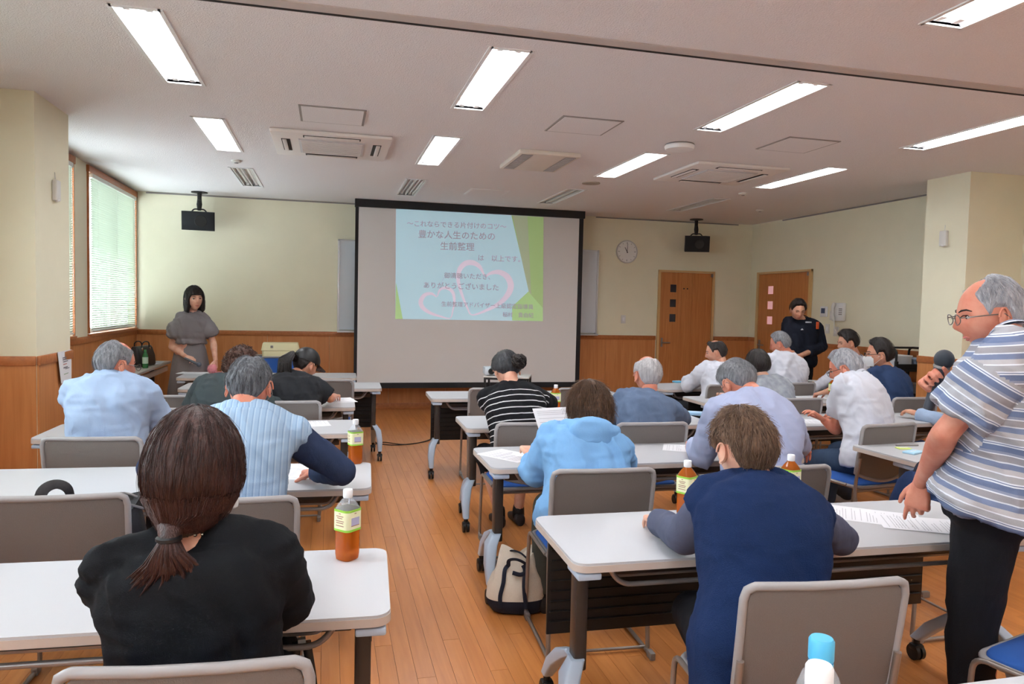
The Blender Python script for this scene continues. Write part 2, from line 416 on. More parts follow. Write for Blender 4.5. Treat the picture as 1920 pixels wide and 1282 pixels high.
def aircon(x, y, label):
    t = thing('air_conditioner', label, 'air conditioner', (x, y, HC), 0, 'ceiling cassette air conditioners')
    MB().box((0, 0, -.014), (.97, .97, .028), bev=.01).build('panel', ACW, t)
    MB().box((0, 0, -.032), (.54, .54, .014), bev=.004).build('grille', ACG, t)
    g = MB()
    for i in range(13): g.box((0, -.24+.04*i, -.0405), (.5, .012, .004))
    g.build('grille_rib', ACW, t)
    for k in range(4):
        R = Matrix.Rotation(k*PI/2, 3, 'Z')
        MB().box(R@V((0, .375, -.0285)), (.46, .07, .006) if k % 2 == 0 else (.07, .46, .006)).build('outlet', DARK, t)
        MB().box(R@V((0, .385, -.034)), (.44, .034, .012) if k % 2 == 0 else (.034, .44, .012), bev=.003).build('louvre', ACW, t)
    return t
aircon(.02, 6.62, 'left ceiling cassette air conditioner between the first two light columns')
aircon(3.77, 6.62, 'right ceiling cassette air conditioner between the two right light columns')
HGREY = mat('hatch_frame_grey', (152, 146, 142), .5)
for x, y, nm in ((.02, 5.6, 'ceiling access hatch in front of the left air conditioner'), (1.855, 5.275, 'ceiling access hatch between the second and third light columns'), (3.72, 5.295, 'ceiling access hatch in front of the right air conditioner'), (1.855, 8.74, 'faint ceiling access hatch close above the projection screen')):
    t = thing('access_hatch', nm, 'ceiling hatch', (x, y, HC), 0, 'ceiling access hatches')
    far = y > 8
    MB().box((0, 0, -.003), (.47, .47, .006), bev=.001, seg=1).build('frame', WHITE if far else HGREY, t)
    MB().box((0, 0, -.0055), (.435, .435, .006), bev=.001, seg=1).build('cover', CEIL, t)
t = thing('ventilation_unit', 'beige ceiling ventilation unit with two slotted grilles in the middle of the ceiling', 'ventilator', (1.89, 6.6, HC))
MB().box((0, 0, -.02), (.56, .78, .04), bev=.008).build('panel', mat('vent_beige', (222, 212, 200), .6), t)
VG = mat('vent_grille_grey', (140, 134, 130), .6)
for s in (-1, 1):
    g = MB(); g.box((s*.2, 0, -.041), (.1, .7, .003)); f = g.build('grille', VG, t)
    m = MB()
    for i in range(16): m.box((s*.2, -.33+.044*i, -.0435), (.09, .012, .003))
    m.build('slat', ACG, f)
t = thing('smoke_sensor', 'white rounded smoke sensor box on the ceiling beside the third light column', 'ceiling sensor', (2.82, 5.6, HC))
MB().lathe([(.115, -.0), (.125, -.02), (.115, -.045), (.07, -.055), (.02, -.056)], 24).build('housing', WHITE, t)
MB().lathe([(.118, 0), (.122, -.006), (.118, -.012)], 24).build('base_ring', GREY, t)
t = tag(MB().lathe([(.1, 0), (.1, -.008), (.085, -.01), (.01, -.0102)], 24).build('ceiling_speaker', mat('speaker_beige', (176, 164, 150), .8), None, 40, (2.8, 7.65, HC)), 'round beige ceiling speaker grille between the third lights', 'ceiling speaker')
for x, y, nm in ((-.89, 7.71, 'small round ceiling sensor behind the left far light'), (4.68, 7.65, 'small round ceiling sensor right of the right air conditioner'), (5.65, 8.8, 'small round smoke detector near the right front corner')):
    t = thing('smoke_detector', nm, 'smoke detector', (x, y, HC), 0, 'small ceiling detectors')
    MB().lathe([(.05, 0), (.05, -.012), (.036, -.022), (.01, -.024)], 18).build('housing', OFFW, t)
    MB().lathe([(.02, -.022), (.018, -.03), (.004, -.032)], 12).build('sensor_head', GREY, t)
# ------------------------------------------------------------------ tables and chairs
TOPM = mat('laminate_white', (188, 189, 193), .38, var=.03, scale=300, bump=.03, bscale=500)
EDGE = mat('table_edge_greige', (196, 182, 172), .5)
LEGM = mat('dark_brown_leg', (66, 58, 54), .35, .2)
BOOT = mat('blue_grey_boot', (176, 190, 208), .4)
MODE = mat('black_modesty', (24, 23, 24), .5)
SHEL = mat('grey_shelf_tube', (150, 144, 142), .35, .4)
TW, TD, TH = 1.80, .53, .70
TPARTS = None
def table_proto():
    global TPARTS
    P = []
    m = MB(); m.prism(rrect(TW, TD, .045, 6), XY, TH-.008, TH); P.append(('tabletop', m.mesh('tabletop', TOPM, 35), None))
    m = MB(); m.prism(rrect(TW+.004, TD+.004, .047, 6), XY, TH-.030, TH-.0078); P.append(('edge_band', m.mesh('edge_band', EDGE, 35), None))
    m = MB(); m.prism(rrect(TW-.05, TD-.05, .03, 4), XY, TH-.036, TH-.030); P.append(('underside', m.mesh('underside', BLACK, 35), None))
    for s in (-1, 1):
        x = s*(TW/2-.07); n = 'leg'
        m = MB(); m.box((x, -.10, .475), (.045, .062, .39), bev=.008)
        P.append((n, m.mesh('leg', LEGM, 35), None))
        m = MB()      # hinge bracket under the top
        m.box((x, -.10, TH-.05), (.075, .12, .028), bev=.008); m.box((x-s*-.02, -.2, TH-.047), (.08, .12, .022), bev=.006)
        P.append(('bracket', m.mesh('bracket', BOOT, 35), None))
        for e in (-1, 1):     # splayed boots carrying the castors
            yb = e*.225; y0 = -.10+e*.02
            m = MB(); xo = x+s*.012
            k_ = (.048 if e < 0 else .0)-.02; ctr = [(xo, y0, .325), (xo+s*(.02+k_)*.7, y0+(yb-y0)*.3, .28), (xo+s*(.02+k_), y0+(yb-y0)*.7, .19), (xo+s*(.02+k_), yb, .095)]; xo = xo+s*k_
            rg = []
            for (cx, cy, cz), wd, dp in zip(ctr, (.024, .028, .026, .019), (.03, .044, .036, .027)):
                rg.append([V((cx+px, cy+py, cz)) for px, py in rrect(wd*2, dp*2, .012, 3)])
            m.loft(rg); P.append(('boot', m.mesh('boot', BOOT, 40), None))
            m = MB(); m.tube([(xo+s*.02, yb, .1), (xo+s*.02, yb, .06)], .014, 10)
            for q in (-.013, .013): m.tube([(xo+s*.02+q-.008, yb, .034), (xo+s*.02+q+.008, yb, .034)], .034, 18)
            m.box((xo+s*.02, yb, .056), (.05, .045, .03), bev=.01)
            P.append(('castor', m.mesh('castor', BLACK, 40), None))
    m = MB(); m.box((0, -.10, .62), (TW-.2, .05, .04), bev=.006); P.append(('crossbar', m.mesh('crossbar', LEGM, 35), None))
    # shelf of tubes
    xs = TW/2-.13; m = MB(); m.tube(fillet([(-xs, -.19, TH-.03), (-xs+.05, -.19, TH-.105), (xs-.05, -.19, TH-.105), (xs, -.19, TH-.03)], .05, 6), .009, 8); P.append(('shelf_tube', m.mesh('shelf_tube', SHEL, 50), None))
    for y, z in ((-.12, -.1), (-.05, -.095), (.03, -.09)): m = MB(); m.tube(fillet([(-xs+.02, y, TH-.03), (-xs+.05, y, TH+z), (xs-.05, y, TH+z), (xs-.02, y, TH-.03)], .03, 4), .007, 6); P.append(('shelf_tube', m.mesh('shelf_tube', SHEL, 50), None))
    # ribbed modesty panel hung from the far edge
    m = MB(); yp = .225
    m.box((0, yp, .455), (TW-.1, .012, .41), bev=.003); P.append(('modesty_panel', m.mesh('modesty_panel', MODE, 35), None))
    for i in range(9): P.append(('rib', MB().box((0, yp-.009, .30+.04*i), (TW-.12, .008, .006), bev=.002, seg=1).mesh('rib', MODE, 35), None))
    TPARTS = P
def table(x, y, rz, label, panel=False, grp='white folding tables on castors'):
    """x,y = middle of the near edge, rz = turn"""
    if TPARTS is None: table_proto()
    c = V((x, y, 0))+Matrix.Rotation(rz, 3, 'Z')@V((0, TD/2, 0))
    t = thing('folding_table', label, 'table', c, rz, grp)
    for n, me, _ in TPARTS:
        if panel or n not in ('modesty_panel', 'rib'): link(n, me, t)
    return t
D2R = math.radians
def tab_r(xr, y, rz, label, panel=False):   # by near right corner
    R = Matrix.Rotation(rz, 3, 'Z'); c = V((xr, y, 0))-R@V((TW/2, 0, 0)); return table(c.x, c.y, rz, label, panel)
def tab_l(xl, y, rz, label, panel=False):   # by near left corner
    R = Matrix.Rotation(rz, 3, 'Z'); c = V((xl, y, 0))+R@V((TW/2, 0, 0)); return table(c.x, c.y, rz, label, panel)
tab_r(.165, 1.87, D2R(-3.2), 'white folding table nearest the viewer on the left, under the black T-shirt woman')
tab_r(.19, 3.19, D2R(-3), 'white folding table in the left block used by the man in a striped waistcoat')
tab_r(.175, 4.56, D2R(-1), 'white folding table in the left block used by the man in a light blue shirt')
tab_r(.21, 5.70, D2R(-1), 'white folding table shared by the curly-haired person and the person in a black cap')
tab_r(.50, 6.93, D2R(-1.5), 'empty white folding table second from the front in the left block', True)
tab_l(-1.495, 7.97, D2R(-1), 'front table before the woman presenter in grey')
tab_l(.765, 2.13, D2R(-1.2), 'white folding table used by the woman in a navy knitted vest', True)
tab_l(.80, 3.487, 0, 'white folding table used by the woman in a light blue hooded top')
tab_l(.89, 4.645, D2R(-1), 'white folding table used by the woman in a striped black top')
tab_l(.865, 6.15, D2R(-1.5), 'empty white folding table nearest the projection screen, in the middle block', True)
tab_l(3.145, 3.267, D2R(2), 'white folding table in the right block behind the standing man')
tab_l(3.2, 4.45, D2R(2), 'white folding table used by the man in a white polo shirt')
tab_l(3.2, 5.62, D2R(0), 'white folding table in the right block used by the masked man', True)
tab_l(3.31, 6.68, D2R(9), 'white folding table front right, used by two men in white shirts', True)
tab_l(.42, .74, D2R(0), 'white folding table at the bottom edge holding two water bottles')
# narrow desk along the left wall
t = thing('side_desk', 'long narrow desk along the left wall carrying a black handbag', 'desk', (-2.16, 9.25, 0), PI/2)
MB().box((0, 0, .685), (1.75, .42, .03), bev=.006).build('desktop', mat('desk_top_grey', (168, 160, 156), .4), t)
for s in (-1, 1):
    m = MB(); m.box((s*.8, 0, .35), (.05, .05, .64), bev=.005); m.box((s*.8, 0, .02), (.06, .4, .04), bev=.01); m.build('leg', LEGM, t)
MB().box((0, -.17, .61), (1.6, .03, .06), bev=.004).build('rail', EDGE, t)
MB().box((0, .15, .42), (1.6, .015, .3), bev=.003).build('modesty_panel', MODE, t)

# chairs
CH_BACK = mat('grey_chair_back', (112, 105, 101), .55, var=.05, scale=300, bump=.25, bscale=420)
CH_RIM = mat('grey_chair_rim', (152, 148, 148), .4)
CH_TUBE = mat('chair_tube', (150, 140, 134), .32, .55)
CH_SEAT = mat('blue_seat_fabric', (34, 84, 160), .8, bump=.2, bscale=600)
def chair_proto():
    P = []
    # backrest: 0.44 wide, y=-.22 at top, faces +y
    def sect(u, v):            # u -1..1 across, v 0..1 up
        wdt = .222+.004*v; x = u*wdt
        zb = .462+.055*u*u*(1-v)*1.0
        z = zb+(.82-zb)*v
        y = -.19-.045*v-.018*(1-u*u)*1.0
        return V((x, y, z))
    def outline(n=10):         # rounded outline in (u,v)
        o = []
        pts = [(-1, .0), (-1, .9), (-.97, .97), (-.88, 1), (.88, 1), (.97, .97), (1, .9), (1, 0), (.9, -.0)]
        for a, b in zip(pts, pts[1:]):
            for k in range(3): o.append((a[0]+(b[0]-a[0])*k/3, a[1]+(b[1]-a[1])*k/3))
        for k in range(15): o.append((.9-1.8*k/14*1.0, 0))
        return o
    m = MB(); nu, nv = 16, 6
    g = [[sect(-.97+1.94*i/nu, .02+.96*j/nv) for i in range(nu+1)] for j in range(nv+1)]
    # trim the top corners
    for j in range(nv+1):
        for i in range(nu+1):
            u = -.97+1.94*i/nu; v = .02+.96*j/nv
            if v > .9 and abs(u) > .9: g[j][i] = sect(math.copysign(.93, u), .93)
    off = V((0, .006, 0))
    vs = [p for r in g for p in r]+[p+off for r in g for p in r]; N = (nu+1)*(nv+1); fs = []
    for j in range(nv):
        for i in range(nu):
            a = j*(nu+1)+i; fs.append((a, a+1, a+nu+2, a+nu+1)); fs.append((N+a+nu+1, N+a+nu+2, N+a+1, N+a))
    m.add(vs, fs); P.append(('backrest', m.mesh('backrest', CH_BACK, 50), None))
    m = MB(); vs = [p+V((0, .0065, 0))+(p-sect(0, .5))*-.04 for r in g for p in r]; vs2 = [p+V((0, .016, 0)) for p in vs]
    fs = []
    for j in range(nv):
        for i in range(nu):
            a = j*(nu+1)+i; fs.append((N+a+nu+1, N+a+nu+2, N+a+1, N+a)); 
    for i in range(nu): fs.append((i, i+1, N+i+1, N+i)); a = nv*(nu+1)+i; fs.append((a+1, a, N+a, N+a+1))
    for j in range(nv): a = j*(nu+1); fs.append((a+nu+1, a, N+a, N+a+nu+1)); a += nu; fs.append((a, a+nu+1, N+a+nu+1, N+a))
    m.add(vs+vs2, fs); P.append(('back_pad', m.mesh('back_pad', CH_SEAT, 50), None))
    rim = [sect(u, v)+V((0, .002, 0)) for u, v in outline()]
    m = MB(); m.tube(rim, .0115, 8, closed=True); P.append(('backrest_rim', m.mesh('backrest_rim', CH_RIM, 60), None))
    # seat: thin cushion in a tube frame
    m = MB(); st = rrect(.40, .40, .06, 5)
    rg = [[V((x*k, y*k+.01, z)) for x, y in st] for k, z in ((.96, .418), (1, .424), (1, .436), (.97, .446), (.8, .451), (.4, .453))]
    m.loft(rg); P.append(('seat', m.mesh('seat', CH_SEAT, 60), None))
    m = MB(); m.tube([(x*1.04, y*1.04+.01, .425) for x, y in rrect(.40, .40, .06, 5)], .012, 8, closed=True)
    P.append(('seat_frame', m.mesh('seat_frame', CH_RIM, 60), None))
    for s in (-1, 1):
        x = s*.222
        m = MB(); m.tube(fillet([(x, -.218, .62), (x, -.19, .44), (x*1.01, -.225, .03)], .05), .0105, 8)
        P.append(('rear_leg', m.mesh('rear_leg', CH_TUBE, 60), None))
        m = MB(); m.tube(fillet([(x*.98, -.12, .428), (x*.98, .215, .428), (x, .235, .03), (x, .19, .014), (x*1.01, -.27, .014)], .045, 6), .0095, 8)
        P.append(('front_leg', m.mesh('front_leg', CH_TUBE, 60), None))
        for q in ((x*1.01, -.265, .017), (x, .2, .017)): P.append(('foot_cap', MB().box(q, (.024, .05, .034), bev=.005).mesh('foot_cap', GREY, 40), None))
    for z, r in ((.405, .009), (.02, .007)): P.append(('stretcher', MB().tube([(-.22, -.195, z), (.22, -.195, z)], r, 8).mesh('stretcher', CH_TUBE, 60), None))
    return P
CPARTS = None
def chair(px, py, rz, label, full=True, grp='grey conference chairs with blue seats'):
    """px,py = floor point under the middle of the backrest top"""
    global CPARTS
    if CPARTS is None: CPARTS = chair_proto()
    c = V((px, py, 0))-Matrix.Rotation(rz, 3, 'Z')@V((0, -.235, 0))
    t = thing('conference_chair', label, 'chair', c, rz, grp)
    for n, me, _ in CPARTS: link(n, me, t)
    return t
chair(-.253, 1.44, D2R(-5), 'grey chair at the bottom left behind the woman in a black T-shirt')
chair(-.90, 2.765, D2R(-1), 'empty grey chair at far left with a black bag on its seat')
chair(-.325, 2.635, D2R(-2), 'grey chair of the man in a striped waistcoat')
chair(-1.105, 3.89, D2R(-6), 'grey chair behind the man in a light blue shirt')
chair(-.98, 5.50, D2R(-3), 'empty grey chair left of the curly-haired person')
chair(-.27, 5.14, D2R(-2), 'grey chair behind the person in a black cap')
chair(-.005, 6.52, D2R(-2), 'empty grey chair at the left front table, right of the person in a black cap')
chair(-.76, 4.86, D2R(2), 'grey chair of the curly-haired person')
chair(1.18, 4.08, D2R(-1), 'grey chair behind the woman in a striped black top')
chair(1.355, 5.82, D2R(-2), 'empty grey chair tucked in left of the striped woman at the middle front table')
chair(2.105, 5.78, D2R(-2), 'empty grey chair right of the tea bottle at the middle front table')
chair(1.145, 2.865, D2R(-3), 'grey chair behind the woman in a light blue hooded top')
chair(1.90, 4.0, D2R(-1), 'grey chair behind the balding man in a denim blue shirt')
chair(1.975, 2.80, D2R(-2), 'grey chair behind the man in a lavender shirt')
chair(1.246, 1.57, D2R(-5), 'grey chair behind the woman in a navy knitted vest')
chair(3.41, 3.79, D2R(8), 'grey chair of the man in a white polo shirt')
chair(3.59, 6.0, D2R(8), 'grey chair behind the balding dark-haired man in a white shirt')
chair(4.40, 6.10, D2R(8), 'grey chair behind the grey-haired man in a white shirt')
chair(3.08, 2.93, D2R(90), 'grey chair turned sideways holding the navy bag')
chair(3.62, 5.0, D2R(2), 'grey chair of the dark-haired person in a pale grey top')
chair(4.72, 4.98, D2R(2), 'grey chair of the masked man in navy')
chair(5.62, 6.75, D2R(75), 'chair with its blue pad facing left, holding the young man at the right wall')
chair(4.62, 3.80, D2R(4), 'chair of the seated person hidden behind the standing man')
chair(2.33, 1.45, D2R(15), 'chair with a bright blue seat at the bottom right corner')
chair(-.95, 9.55, PI-.1, 'chair with its blue pad facing the audience beside the presenter')
chair(-.55, 9.2, PI, 'chair carrying the cream cool box')
# ------------------------------------------------------------------ people
def vnoise(P, seed=0):
    """smooth value noise on an (n,3) array, range about -1..1"""
    P = np.asarray(P, float)+seed*17.3; I = np.floor(P).astype(np.int64); F = P-I; F = F*F*(3-2*F)
    def h(a, b, c):
        n = (a*374761393+b*668265263+c*1274126177) & 0xffffffff
        n = ((n ^ (n >> 13))*1103515245) & 0xffffffff
        return ((n ^ (n >> 16)) & 0xffff)/32767.5-1
    r = 0
    for dx in (0, 1):
        for dy in (0, 1):
            for dz in (0, 1):
                w_ = (F[:, 0] if dx else 1-F[:, 0])*(F[:, 1] if dy else 1-F[:, 1])*(F[:, 2] if dz else 1-F[:, 2])
                r = r+w_*h(I[:, 0]+dx, I[:, 1]+dy, I[:, 2]+dz)
    return r
def remesh(mb, vox, it=4, fac=.5):
    me = mb.mesh('tmp', None, None); o = bpy.data.objects.new('tmp', me); COL.objects.link(o)
    r = o.modifiers.new('r', 'REMESH'); r.mode = 'VOXEL'; r.voxel_size = vox; r.use_smooth_shade = True
    if it: q = o.modifiers.new('s', 'SMOOTH'); q.factor = fac; q.iterations = it
    dg = bpy.context.evaluated_depsgraph_get(); m2 = bpy.data.meshes.new_from_object(o.evaluated_get(dg))
    bpy.data.objects.remove(o); bpy.data.meshes.remove(me); return m2
def getco(me):
    a = np.empty(len(me.vertices)*3); me.vertices.foreach_get('co', a); return a.reshape(-1, 3)
def setco(me, a): me.vertices.foreach_set('co', a.ravel()); me.update()
def getno(me):
    a = np.empty(len(me.vertices)*3); me.vertices.foreach_get('normal', a); return a.reshape(-1, 3)
def me_mb(me, mb=None):
    mb = mb or MB(); return mb.add([tuple(p.co) for p in me.vertices], [tuple(p.vertices) for p in me.polygons])
def interp(tab, x):
    return float(np.interp(x, [a for a, _ in tab], [b for _, b in tab]))
SKIN = {}
def skin(k):
    if k not in SKIN:
        c = {'m': (214, 164, 138), 'f': (226, 180, 156), 'r': (212, 146, 122), 'd': (188, 132, 106)}[k]
        SKIN[k] = mat('skin_'+k, c, .5, var=.12, scale=18, bump=.12, bscale=260, col2=(c[0]-14, c[1]-30, c[2]-30))
        b = SKIN[k].node_tree.nodes['Principled BSDF']
        b.inputs['Subsurface Weight'].default_value = .12; b.inputs['Subsurface Radius'].default_value = (.01, .004, .002); b.inputs['Subsurface Scale'].default_value = .5
    return SKIN[k]
HA, HB, HCc = .075, .096, .116
def headpt(d):
    x, y, z = d; p = [x*HA, y*HB, z*HCc]
    if z < 0:
        s = -z
        p[0] *= 1-.30*s**1.6
        if y < 0: p[1] *= 1-.42*s**1.2
        else: p[1] *= 1-.05*s
    if y > 0:
        X, Z = p[0], p[2]; g = lambda cx, cz, sx, sz: math.exp(-((X-cx)/sx)**2-((Z-cz)/sz)**2)
        ny = 0
        ny += .018*g(0, -.028, .012, .016)+.010*g(0, -.008, .008, .022)               # nose
        ny += .006*g(0, -.064, .020, .010)+.008*g(0, -.098, .02, .014)               # lips, chin
        ny -= .009*(g(.031, .004, .014, .011)+g(-.031, .004, .014, .011))            # eye sockets
        ny += .004*(g(.03, .022, .018, .007)+g(-.03, .022, .018, .007))              # brows
        ny += .003*(g(.04, -.03, .018, .02)+g(-.04, -.03, .018, .02))                # cheeks
        p[1] += ny*min(1, y*2)
    return V(p)
def headR(yaw, pitch, roll):
    return Matrix.Rotation(D2R(yaw), 3, 'Z')@Matrix.Rotation(-D2R(pitch), 3, 'X')@Matrix.Rotation(D2R(roll), 3, 'Y')
def head_mb(mb, c, R, sc=1, nu=60, nv=46, jit=None):
    rings = []
    for i in range(nv+1):
        t = PI*min(max(i/nv, .006), .994)
        # denser rows on the face
        rings.append([c+R@(headpt((math.sin(t)*math.cos(2*PI*j/nu), math.sin(t)*math.sin(2*PI*j/nu), -math.cos(t)))*sc) for j in range(nu)])
    mb.loft(rings)
    for s in (-1, 1):     # ears
        E = R@Matrix.Rotation(s*D2R(-22), 3, 'Z')@Matrix.Rotation(D2R(10), 3, 'X'); e = c+R@V((s*.079, -.006, -.012))*sc
        mb.sph(e, (.006*sc, .016*sc, .029*sc), 10, 8, E)
        rim = [e+E@V((s*.006, .004+.016*math.cos(a), .004+.029*math.sin(a)))*sc for a in np.linspace(1.0-PI/3, 1.0+PI*1.25, 12)]
        mb.tube(rim, [.0035*sc]*11+[.002*sc], 6)
        mb.sph(e+E@V((s*.002, .004, -.026))*sc, (.005*sc, .008*sc, .008*sc), 8, 6, E)
SHORT = [(0, -.082), (45, -.078), (64, -.05), (76, .012), (98, .016), (106, -.012), (116, .03), (135, .07), (180, .082)]
def hair(parent, c, R, m, line=SHORT, t=.014, sc=None, bald=0, baldc=(0, -.25, 1), longh=False, lump=.004, strands=300, slen=.22, thin=.0011, seed=0, taper=.16, flare=0, curl=0, tip=-.006, top=1.0, name='hair', pinch=0, back=0, wild=.004):
    sc = sc or HSC; nA, nU = 84, 30; rng = random.Random(seed+5)
    bc = V(baldc).normalized(); Lq = 1.5*HCc
    def point(az, u, off=0):
        a = az % 360; a = a if a <= 180 else 360-a
        zb = interp(line, a)
        Lt = Lq*math.acos(max(-1, min(1, zb/HCc)))/(PI/2) if zb >= 0 else Lq-zb
        s = u*Lt; r = math.radians(az)
        if s <= Lq: th = s/Lq*PI/2; k, z = math.sin(th), HCc*math.cos(th)
        else: k, z = 1, -(s-Lq)
        sx, sy = math.sin(r), -math.cos(r)
        if z < 0:
            f = min(1, -z/HCc)
            if longh: kk = (1+flare*f-.12*f*f)*(1-pinch*f**1.7)
            else: kk = math.sqrt(max(.02, 1-f*f))*(1-(.30 if False else .0)*f)*((1-.42*f**1.2) if sy < 0 else 1)
            kx = (math.sqrt(max(.05, 1-f*f))*(1-.3*f**1.6)) if not longh else kk
            x, y = HA*kx*sx, HB*kk*sy-back*f*f
        else: x, y = HA*k*sx, HB*k*sy
        d = V((k*sx, k*sy, z/HCc)).normalized() if z >= 0 else V((sx, sy, 0))
        tt = t*(1+(top-1)*max(0, d.z))
        e = (1-u)/taper
        if e < 1: tt = tip+(tt-tip)*(e*e*(3-2*e))
        if bald:
            ang = math.degrees(d.angle(bc))+3*math.sin(D2R(az*3)+2*seed)+rng.uniform(-6, 3)*(off != 0); q = (ang-bald)/13
            if q < 1: q = max(0, q); tt = -.006+(tt+.006)*q*q*(3-2*q)
        return V((x, y, z))+d*(tt+off), d, tt
    rings = []
    for i in range(nU+1):
        u = max(.01, i/nU); rings.append([point(360*j/nA, u)[0] for j in range(nA)])
    if longh: rings.append([p*.9+V((0, 0, .012)) for p in rings[-1]])
    TT = np.array([[min(1, max(0, point(360*j/nA, max(.01, min(1, i/nU)))[2]/t)) for j in range(nA)] for i in range(len(rings))])
    P = np.array([[tuple(p) for p in r] for r in rings]); sh = P.shape; Q = P.reshape(-1, 3)
    az = np.tile(np.arange(nA)/nA*2*PI, sh[0]); D = Q/np.linalg.norm(Q, axis=1)[:, None]
    per = np.stack([np.cos(az)*9, np.sin(az)*9, Q[:, 2]*9], 1)
    n = vnoise(Q*34, seed)*lump+vnoise(per*1.7, seed+3)*lump*.55
    Q = Q+D*(n*TT.ravel())[:, None]
    mb = MB(); mb.loft([[c+R@(V(p)*sc) for p in r] for r in Q.reshape(sh)])
    for k in range(strands):
        a = rng.uniform(0, 360); u0 = rng.random()**.8*.85+.03; ln = slen*rng.uniform(.6, 1.3); da = rng.uniform(-14, 14); o0 = rng.uniform(-.001, .004)+lump*.4; wk = rng.random()**2*2
        pts = []
        if curl:
            p0, d, tt = point(a, min(.99, u0), rng.uniform(-.004, curl*.6))
            if tt < 0: continue
            ax = V((rng.uniform(-1, 1), rng.uniform(-1, 1), rng.uniform(-1, 1))).normalized(); X = ax.orthogonal().normalized(); Y = ax.cross(X); rr = curl*rng.uniform(.5, 1); ph = rng.uniform(0, 6)
            for i in range(10):
                q = i/9; pts.append(p0+(X*math.cos(ph+q*8)+Y*math.sin(ph+q*8))*rr+ax*(q-.5)*curl*1.6)
        else:
            ok = True
            for i in range(5):
                q = i/4; u = u0+ln*q
                if u > 1.02: break
                p0, d, tt = point(a+da*q, min(u, 1), o0+wild*wk*q*q)
                if tt < .001: ok = False; break
                pts.append(p0)
            if not ok or len(pts) < 3: continue
        mb.tube([c+R@(p*sc) for p in pts], [thin*(1-.7*i/(len(pts)-1)) for i in range(len(pts))], 3, cap=False)
    o = mb.build(name, m, parent, None); o.data.polygons.foreach_set('use_smooth', [True]*len(o.data.polygons)); return o
def hairmat(name, c1, c2, sc=7, st=(14, 14, 2), rough=.42):
    m = mat(name, c1, rough, var=.5, col2=c2, scale=sc, stretch=st, bump=.5, bscale=sc*3, bstretch=st, spec=.45); return m

def hand_mb(wr, f, back, side, sc=1, curl=(20, 24, 28, 34), tcurl=15, spread=4):
    """wr wrist, f forward dir, back = back-of-hand normal, side = +1 if the thumb lies on f x back side"""
    f = f.normalized(); back = (back-f*back.dot(f)).normalized(); lat = f.cross(back)*side      # lat points to the thumb
    mb = MB(); rg = []
    for q, hw, hh in ((-.015, .024, .019), (.02, .031, .017), (.055, .040, .0145), (.085, .042, .012), (.094, .038, .009)):
        rg.append([wr+(f*q+lat*x+back*y)*sc for x, y in rrect(hw*2, hh*2, hh*.9, 3)])
    mb.loft(rg)
    for i, (lx, base, L) in enumerate(((.029, .082, .070), (.0095, .086, .078), (-.0105, .083, .071), (-.029, .074, .056))):
        p = wr+(f*base+lat*lx)*sc; a = 0; d0 = (f+lat*math.tan(D2R(spread*(1.5-i)))).normalized(); pts = [p-d0*.018*sc, p]
        for seg, kf in ((.46, .8), (.30, 1.1), (.24, .8)):
            a += D2R(curl[i])*kf; d = d0*math.cos(a)-back*math.sin(a); p = p+d*L*seg*sc; pts.append(p)
        mb.capsule(pts, [.0095*sc, .0092*sc, .0085*sc, .0078*sc, .0066*sc], 8)
    p = wr+(f*.018+lat*.022-back*.006)*sc; d1 = (f*.72+lat*.62-back*.3).normalized(); d2 = (d1*math.cos(D2R(tcurl))+(f*.9-back*.35-lat*.25).normalized()*math.sin(D2R(tcurl))).normalized(); d3 = (d2+(f-lat*.5-back*.2)*math.tan(D2R(tcurl))).normalized()
    a = p+d1*.036*sc; b = a+d2*.032*sc; e = b+d3*.024*sc
    mb.capsule([p, a, b, e], [.014*sc, .0115*sc, .0098*sc, .0075*sc], 8)
    return me_mb(remesh(mb, .0042*sc, 2))
TOR = [(-.16, .150, .105), (-.06, .172, .125), (.06, .172, .128), (.22, .152, .110), (.40, .150, .108), (.58, .160, .115), (.74, .172, .118), (.84, .165, .106), (.91, .135, .085), (.96, .095, .07), (1.0, .066, .062)]
